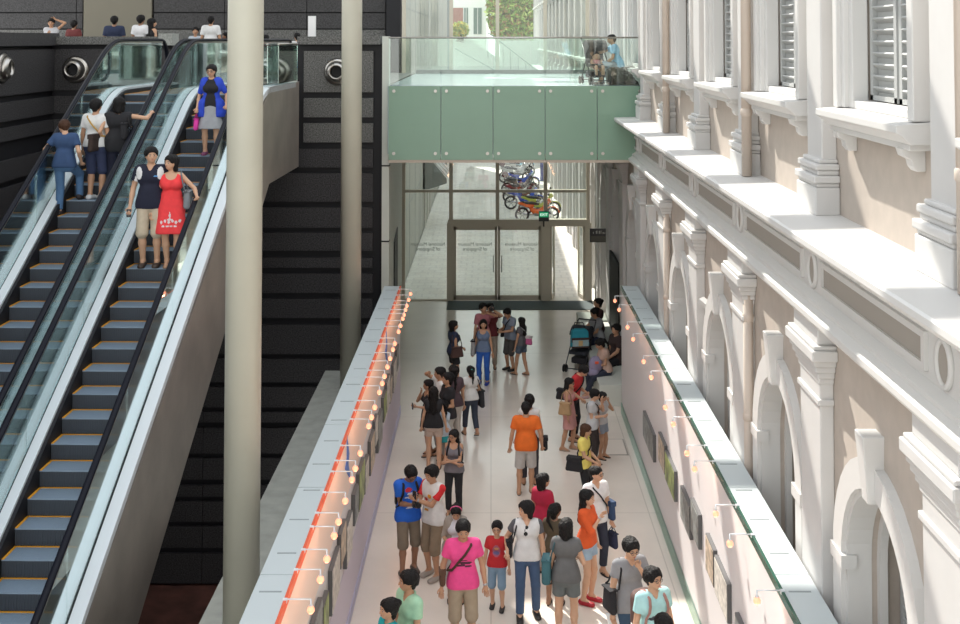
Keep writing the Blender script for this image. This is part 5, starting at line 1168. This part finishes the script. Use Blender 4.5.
p = Person('woman with dark hair and dark top behind the woman in grey', (2.68, 30.2, 0), 1.62, -70, 'f', 'm', 'bun', top=('tee', (.05, .02, .02), .5), bot=('trousers', BLK_, 1.9), shoe=SKB, sit=.50, fa=(.10, -.44), fb=(-.10, -.42), a=(.1, -.3, .98), b=(-.12, -.28, .98))
# ---------------------------------------------------------------- escalator riders
def esc(px, py, off=.16, esx=-5.015):
    d = ray(px, py); t = 13.62 / (TAN * d.y - d.z); Y = d.y * t; k = math.floor((Y - 15.7) / .351); yl = k * .351 + off
    z = min(nose(k * .351) - .045, 6.78); Y2 = 15.7 + yl; q = atY(px, py, Y2); return (q.x, Y2, z), k
def eh(pos, hy, hx): return (atY(hx, hy, pos[1]).z - pos[2]) / 1.012
pos, k = esc(150, 259); p = Person('man in a navy and white polo and beige shorts on the right escalator', pos, eh(pos, 146, 151), 5, 'm', 'l', 'short', top=('polo', (.010, .012, .03), .58, .83), bot=('shorts', (.50, .42, .31), 1.03), shoe=('flat', (.05, .03, .02)), hy=18, b=(-.27, -.08, .88), a=(.25, .02, .88), fa=(.10, 0), fb=(-.10, 0), prints=[(-.15, 1.34, .045, .09, (.66, .66, .66)), (.15, 1.34, .045, .09, (.66, .66, .66)), (.09, 1.30, .028, .010, (.1, .3, .6)), (-.20, 1.18, .025, .12, (.66, .66, .66))])
held(p, 'b', 'phone', BLK_, 'dark phone in the hand of the man on the right escalator')
pos, k = esc(171, 260); p = Person('woman in a red dress with a white floral hem, holding the escalator rail', pos, eh(pos, 154, 173), 5, 'f', 'l', 'bob', top=('dress', (.80, .05, .055), None, .9, .52), bot=None, shoe=('sandal', (.25, .16, .10)), hy=-35, a=(.42, -.26, 1.10), fa=(.10, -.04), fb=(-.06, 0), prints=[(-.12 + .055 * i, .70 + .02 * (i % 2), .020, .024, (.7, .6, .6)) for i in range(6)] + [(-.09 + .06 * i, .64, .024, .016, (.7, .6, .6)) for i in range(4)] + [(0, .80, .012, .05, (.7, .6, .6)), (.0, .74, .04, .016, (.7, .6, .6))])
bag(p, 'shoulder', (.22, .24, .26), 'grey shoulder bag on the woman in the red dress', 1, 1.02, x=.24, size=(.30, .11, .28))
pos, k = esc(211, 150); p = Person('woman in a bright blue cardigan and grey skirt high on the right escalator', pos, eh(pos, 63.5, 211), 2, 'f', 'l', 'pony', top=('cap', (.012, .012, .015), .06), cardigan=((.02, .06, .50), .72, .75), bot=('skirt', (.33, .34, .36), .50, .25), shoe=('flat', (.20, .05, .12)), hy=-5, hp=8, glasses=True, a=(.30, -.12, .95), b=(-.25, -.08, .90))
bag(p, 'hand', (.70, .05, .35), 'bright pink handbag carried by the woman in the blue cardigan', -1, size=(.22, .08, .22))
pos, k = esc(64, 213, .14); z0 = pos[2]; p = Person('man in a navy tee and blue jeans leaning on the left escalator rail', pos, eh(pos, 118, 60), 178, 'm', 'l', 'short', 'b', top=('tee', (.03, .065, .15), .62, .84), bot=('trousers', (.07, .15, .28), 1.96), shoe=('shoe', (.03, .02, .015)), fa=(.09, 0), fb=(-.14, -.36, .20), a=(.30, -.16, 1.10), b=(-.26, -.10, .95), hy=40, hp=28, lean=4)
pos, k = esc(95, 190, .12); p = Person('boy in a white shirt and navy shorts climbing the left escalator', pos, eh(pos, 98, 95), 170, 'm', 'm', 'short', top=('tee', (.66, .66, .65), .6, .90), bot=('shorts', (.03, .04, .09), 1.05), shoe=('shoe', (.6, .6, .6)), fa=(.09, 0), fb=(-.1, -.02))
bag(p, 'cross', (.035, .02, .016), 'dark brown messenger bag with a gold strap across the boy', -1, .98, y=.18, x=.08, size=(.40, .10, .30), scol=(.45, .27, .06))
pos, k = esc(118, 184, .12); p = Person('woman in a black cold shoulder top and black trousers holding the middle handrail', pos, eh(pos, 96, 114), 188, 'f', 'l', 'bob', top=('cap', (.012, .012, .014), .08, .80), bot=('trousers', (.010, .012, .022), 1.9), shoe=BSH, b=(-.50, -.20, 1.42), a=(.26, -.06, .95), wide=1.25, hp=10)
bag(p, 'shoulder', (.018, .016, .018), 'black leather bag on the back of the woman in black', -1, 1.15, y=.16, x=.12, size=(.30, .10, .28))
# ---------------------------------------------------------------- people on the landing
LZ = 6.78
def land(px, py, h=1.62, fl=LZ, **k):
    d = ray(px, py); t = (fl + h * 1.012 - EYE) / d.z; return (d.x * t, d.y * t, fl)
def landY(px, py, Y):
    q = atY(px, py, Y); return (q.x, Y, LZ), (q.z - LZ) / 1.012
for args in [
    ((51.5, 17.5, 29.5), 'woman in a striped white top with a raised hand at her hair on the landing', dict(yaw=10, sex='f', sk='m', hair='short', top=('cap', (.5, .5, .52), .1), bot=('trousers', BLK_, 1.9), a=(.12, -.02, 1.66), pa=(1, 0, .2), b=(-.05, -.25, 1.25), hp=10)),
    ((74, 20, 31), 'person in a red and white top seated behind the granite parapet', dict(yaw=170, sex='m', sk='d', hair='short', top=('tee', (.14, .03, .03), .5), bot=('trousers', BLK_, 1.9))),
    ((114.5, 15.5, 28.5), 'man in a navy shirt seen from behind on the landing', dict(yaw=185, sex='m', sk='d', hair='short', top=('tee', (.02, .03, .07), .7), bot=('trousers', BLK_, 1.9), wide=1.15)),
    ((141, 14.5, 28.3), 'man in a white shirt seen from behind on the landing', dict(yaw=165, sex='m', sk='d', hair='short', top=('tee', (.7, .7, .72), .6), bot=('trousers', BLK_, 1.9))),
    ((152, 18, 28.3), 'long haired woman in a black dress at the end of the parapet', dict(yaw=140, sex='f', sk='l', hair='long', top=('dress', (.012, .012, .014), None, .9, .4), bot=None, hy=-20)),
    ((195.5, 28.5, 31.5), 'child in a white and blue top in front of the man in white', dict(yaw=10, sex='m', sk='m', hair='short', top=('tee', (.5, .55, .62), .6), bot=('shorts', NAVY, 1.0), child=True)),
    ((211, 15.5, 31), 'man in a loose white tee seen from behind on the landing', dict(yaw=180, sex='m', sk='m', hair='crop', top=('tee', (.70, .70, .70), .7, .80), bot=('trousers', BLK_, 1.9), wide=1.1)),
    ((226, 33.5, 31.4), 'small figure with dark hair beside the man in the white tee', dict(yaw=-60, sex='f', sk='d', hair='bob', top=('tee', (.15, .05, .04), .6), bot=('trousers', BLK_, 1.9), child=True)),
    ((266, 36, 30.5), 'person in a red top just right of the near column', dict(yaw=150, sex='m', sk='m', hair='short', top=('tee', (.5, .02, .03), .6), bot=('trousers', (.2, .16, .12), 1.9), child=True)),
    ((297, 34, 30), 'child in white beside the granite pier on the landing', dict(yaw=-160, sex='m', sk='m', hair='short', top=('tee', (.6, .6, .6), .6), bot=('trousers', (.3, .3, .3), 1.9), child=True))]:
    (px, py, Y), lab, kw = args; pos, h = landY(px, py, Y); kw.setdefault('shoe', SKB)
    Person(lab, pos, h, kw.pop('yaw'), kw.pop('sex'), kw.pop('sk'), kw.pop('hair'), **kw)
# ---------------------------------------------------------------- bridge: seated man, stools, stroller
q = atY(620, 60, 27.0); 
p = Person('man in a light blue shirt seated on the bridge beside a stroller', (q.x - .05, 26.95, BZ), 1.52, -88, 'm', 'm', 'crop', top=('tee', (.28, .52, .72), .62), bot=('shorts', (.30, .36, .42), 1.0), shoe=BSH, sit=.40, b=(-.02, -.50, 1.34), a=(.12, -.34, 1.02), fa=(.14, -.45), fb=(-.10, -.40), lean=14)
for i, (px, wd, l_) in enumerate([(616, .42, 'dark block seat under the man on the bridge'), (630, .36, 'dark block seat nearest the facade on the bridge')]):
    c = atY(px, 70, 27.0); s_ = empty('block_seat', (c.x, 27.0, BZ), 0, l_, 'seat'); m = MB()
    m.extrude([(-wd / 2, -.24, 0), (wd / 2, -.24, 0), (wd / 2 - .03, -.24, .34), (wd / 2 - .10, -.24, .40), (-wd / 2 + .04, -.24, .40), (-wd / 2, -.24, .34)], (0, .48, 0)); m.build('seat', mat('olive_dark_leather', (.055, .052, .04), .4), s_, bevel=.01)
    MB().box(-wd / 2 + .02, wd / 2 - .02, -.25, -.24, .02, .06).build('plinth', M_BLK, s_)
def stroller(loc, rz, col, label, accent=None, sc_=1.0, child=False):
    r_ = empty('stroller', loc, rz, label, 'stroller'); K = mat('stroller_frame', (.03, .03, .035), .4)
    for x in (-.24, .24):
        MB().tube([(x, -.42, .10), (x, -.05, .55), (x * .95, .38, 1.02)], .014, 6).tube([(x, .36, .10), (x, .0, .52)], .013, 6).build('frame', K, r_)
        for y in (-.42, .36):
            w_ = MB()
            for dx in (-.03, .03): w_.lathe([(.04, -.012), (.085, -.012), (.095, 0), (.085, .012), (.04, .012)], (x + dx, y, .095), 14, axis='x')
            w_.build('wheel', M_TYRE, r_)
    MB().tube([(-.23, .38, 1.02), (-.22, .45, 1.06), (.22, .45, 1.06), (.23, .38, 1.02)], .018, 8).build('handle', M_BLK, r_)
    MB().tube([(-.24, -.42, .1), (.24, -.42, .1)], .012, 6).tube([(-.24, .36, .1), (.24, .36, .1)], .012, 6).build('axle', K, r_)
    m = MB(); m.extrude([(-.21, -.25, .38), (-.21, .08, .40), (-.21, .25, .88), (-.21, .19, .90), (-.21, .03, .48), (-.21, -.25, .46)], (.42, 0, 0)); m.build('seat', cloth(col), r_, bevel=.015)
    m = MB(); n = 9; pts = [(.30 * math.cos(t), .30 * math.sin(t)) for t in [R(25) + R(125) * i / n for i in range(n + 1)]]
    for (a, b_), (c, d) in zip(pts, pts[1:]): m.add([(-.22, .08 - a, .70 + b_), (.22, .08 - a, .70 + b_), (.22, .08 - c, .70 + d), (-.22, .08 - c, .70 + d)], [(0, 1, 2, 3)], 0, True)
    for x in (-.22, .22): m.add([(x, .08, .70)] + [(x, .08 - a, .70 + b_) for a, b_ in pts], [(0, i + 1, i + 2) for i in range(n)])
    m.build('canopy', cloth(col), r_)
    MB().box(-.18, .18, -.2, .25, .16, .30).build('basket', cloth((.02, .02, .025)), r_, bevel=.03)
    if child:
        m = MB(); m.ball((0, -.02, .62), .09, .09, .10, 12, 0); m.ball((0, 0, .66), .095, .09, .08, 12, 2); m.ball((0, -.02, .46), .11, .10, .14, 12, 1)
        for sg in (1, -1): m.tube([(sg * .07, -.08, .42), (sg * .08, -.28, .40), (sg * .08, -.32, .22)], [.05, .04, .03], 8, 0); m.tube([(sg * .1, -.02, .54), (sg * .13, -.12, .46), (sg * .08, -.2, .44)], [.035, .03, .025], 8, 0)
        c_ = m.build('person', [skin('l'), cloth((.45, .15, .14)), M_HAIR['k']], loc=loc); c_.rotation_euler = (0, 0, rz); tag(c_, 'small child sitting in the stroller on the bridge', 'person')
    return r_
q = atY(596, 84, 26.95); stroller((q.x, 26.95, BZ), R(12), (.03, .03, .03), 'dark stroller with a child on the bridge', child=True)
q = at(583, 376, 0); st = stroller((q.x, q.y + .6, 0), R(-25), (.03, .035, .045), 'dark stroller hung with a blue bag near the bench')
o = empty('bag', (q.x - .05, q.y + .35, .78), R(8), 'turquoise and brown changing bag hanging on the stroller', 'bag')
MB().extrude([(-.22, -.09, -.20), (.22, -.09, -.20), (.20, -.09, .16), (.15, -.09, .22), (-.15, -.09, .22), (-.20, -.09, .16)], (0, .18, 0)).build('body', cloth((.02, .25, .33)), o, bevel=.03)
MB().box(-.21, .21, -.105, -.09, -.07, .03).box(-.21, .21, -.105, -.09, -.20, -.16).build('band', cloth((.06, .03, .025)), o); MB().box(-.19, .19, -.12, -.10, -.16, -.02).build('pocket', cloth((.30, .42, .45)), o); MB().box(-.05, .05, -.125, -.12, -.15, -.03).build('pocket_panel', cloth((.55, .38, .18)), o)
MB().tube([(-.15, 0, .2), (-.1, .1, .34), (.1, .1, .34), (.15, 0, .2)], .012, 6).build('handle', M_BLK, o)
# dark upright panels beside the bench
for (px, y0, y1, z1, X, l_) in ((609, 33.2, 33.3, 2.45, 0, 'tall dark panel standing by the facade near the doors'),):
    a = at(609, 332, 0); MBp = MB().box(-.035, .035, -1.1, 1.1, 0, 2.3); tag(MBp.build('upright_panel', mat('black_panel', (.012, .012, .014), .6, spec=.1), loc=(3.12, 30.3, 0)), l_, 'panel')
# floor hatch
tag(MB().box(-.28, .28, -.45, .45, 0, .004).box(-.25, .25, -.42, .42, .004, .006, 1).build('floor_hatch', [mat('hatch_seam', (.30, .27, .23), .5), mat('hatch_stone', (.78, .70, .61), .25)], loc=tuple(at(611.5, 447, 0) + Vector((0, 0, .0)))), 'square flush hatch in the floor by the right partition', 'hatch')
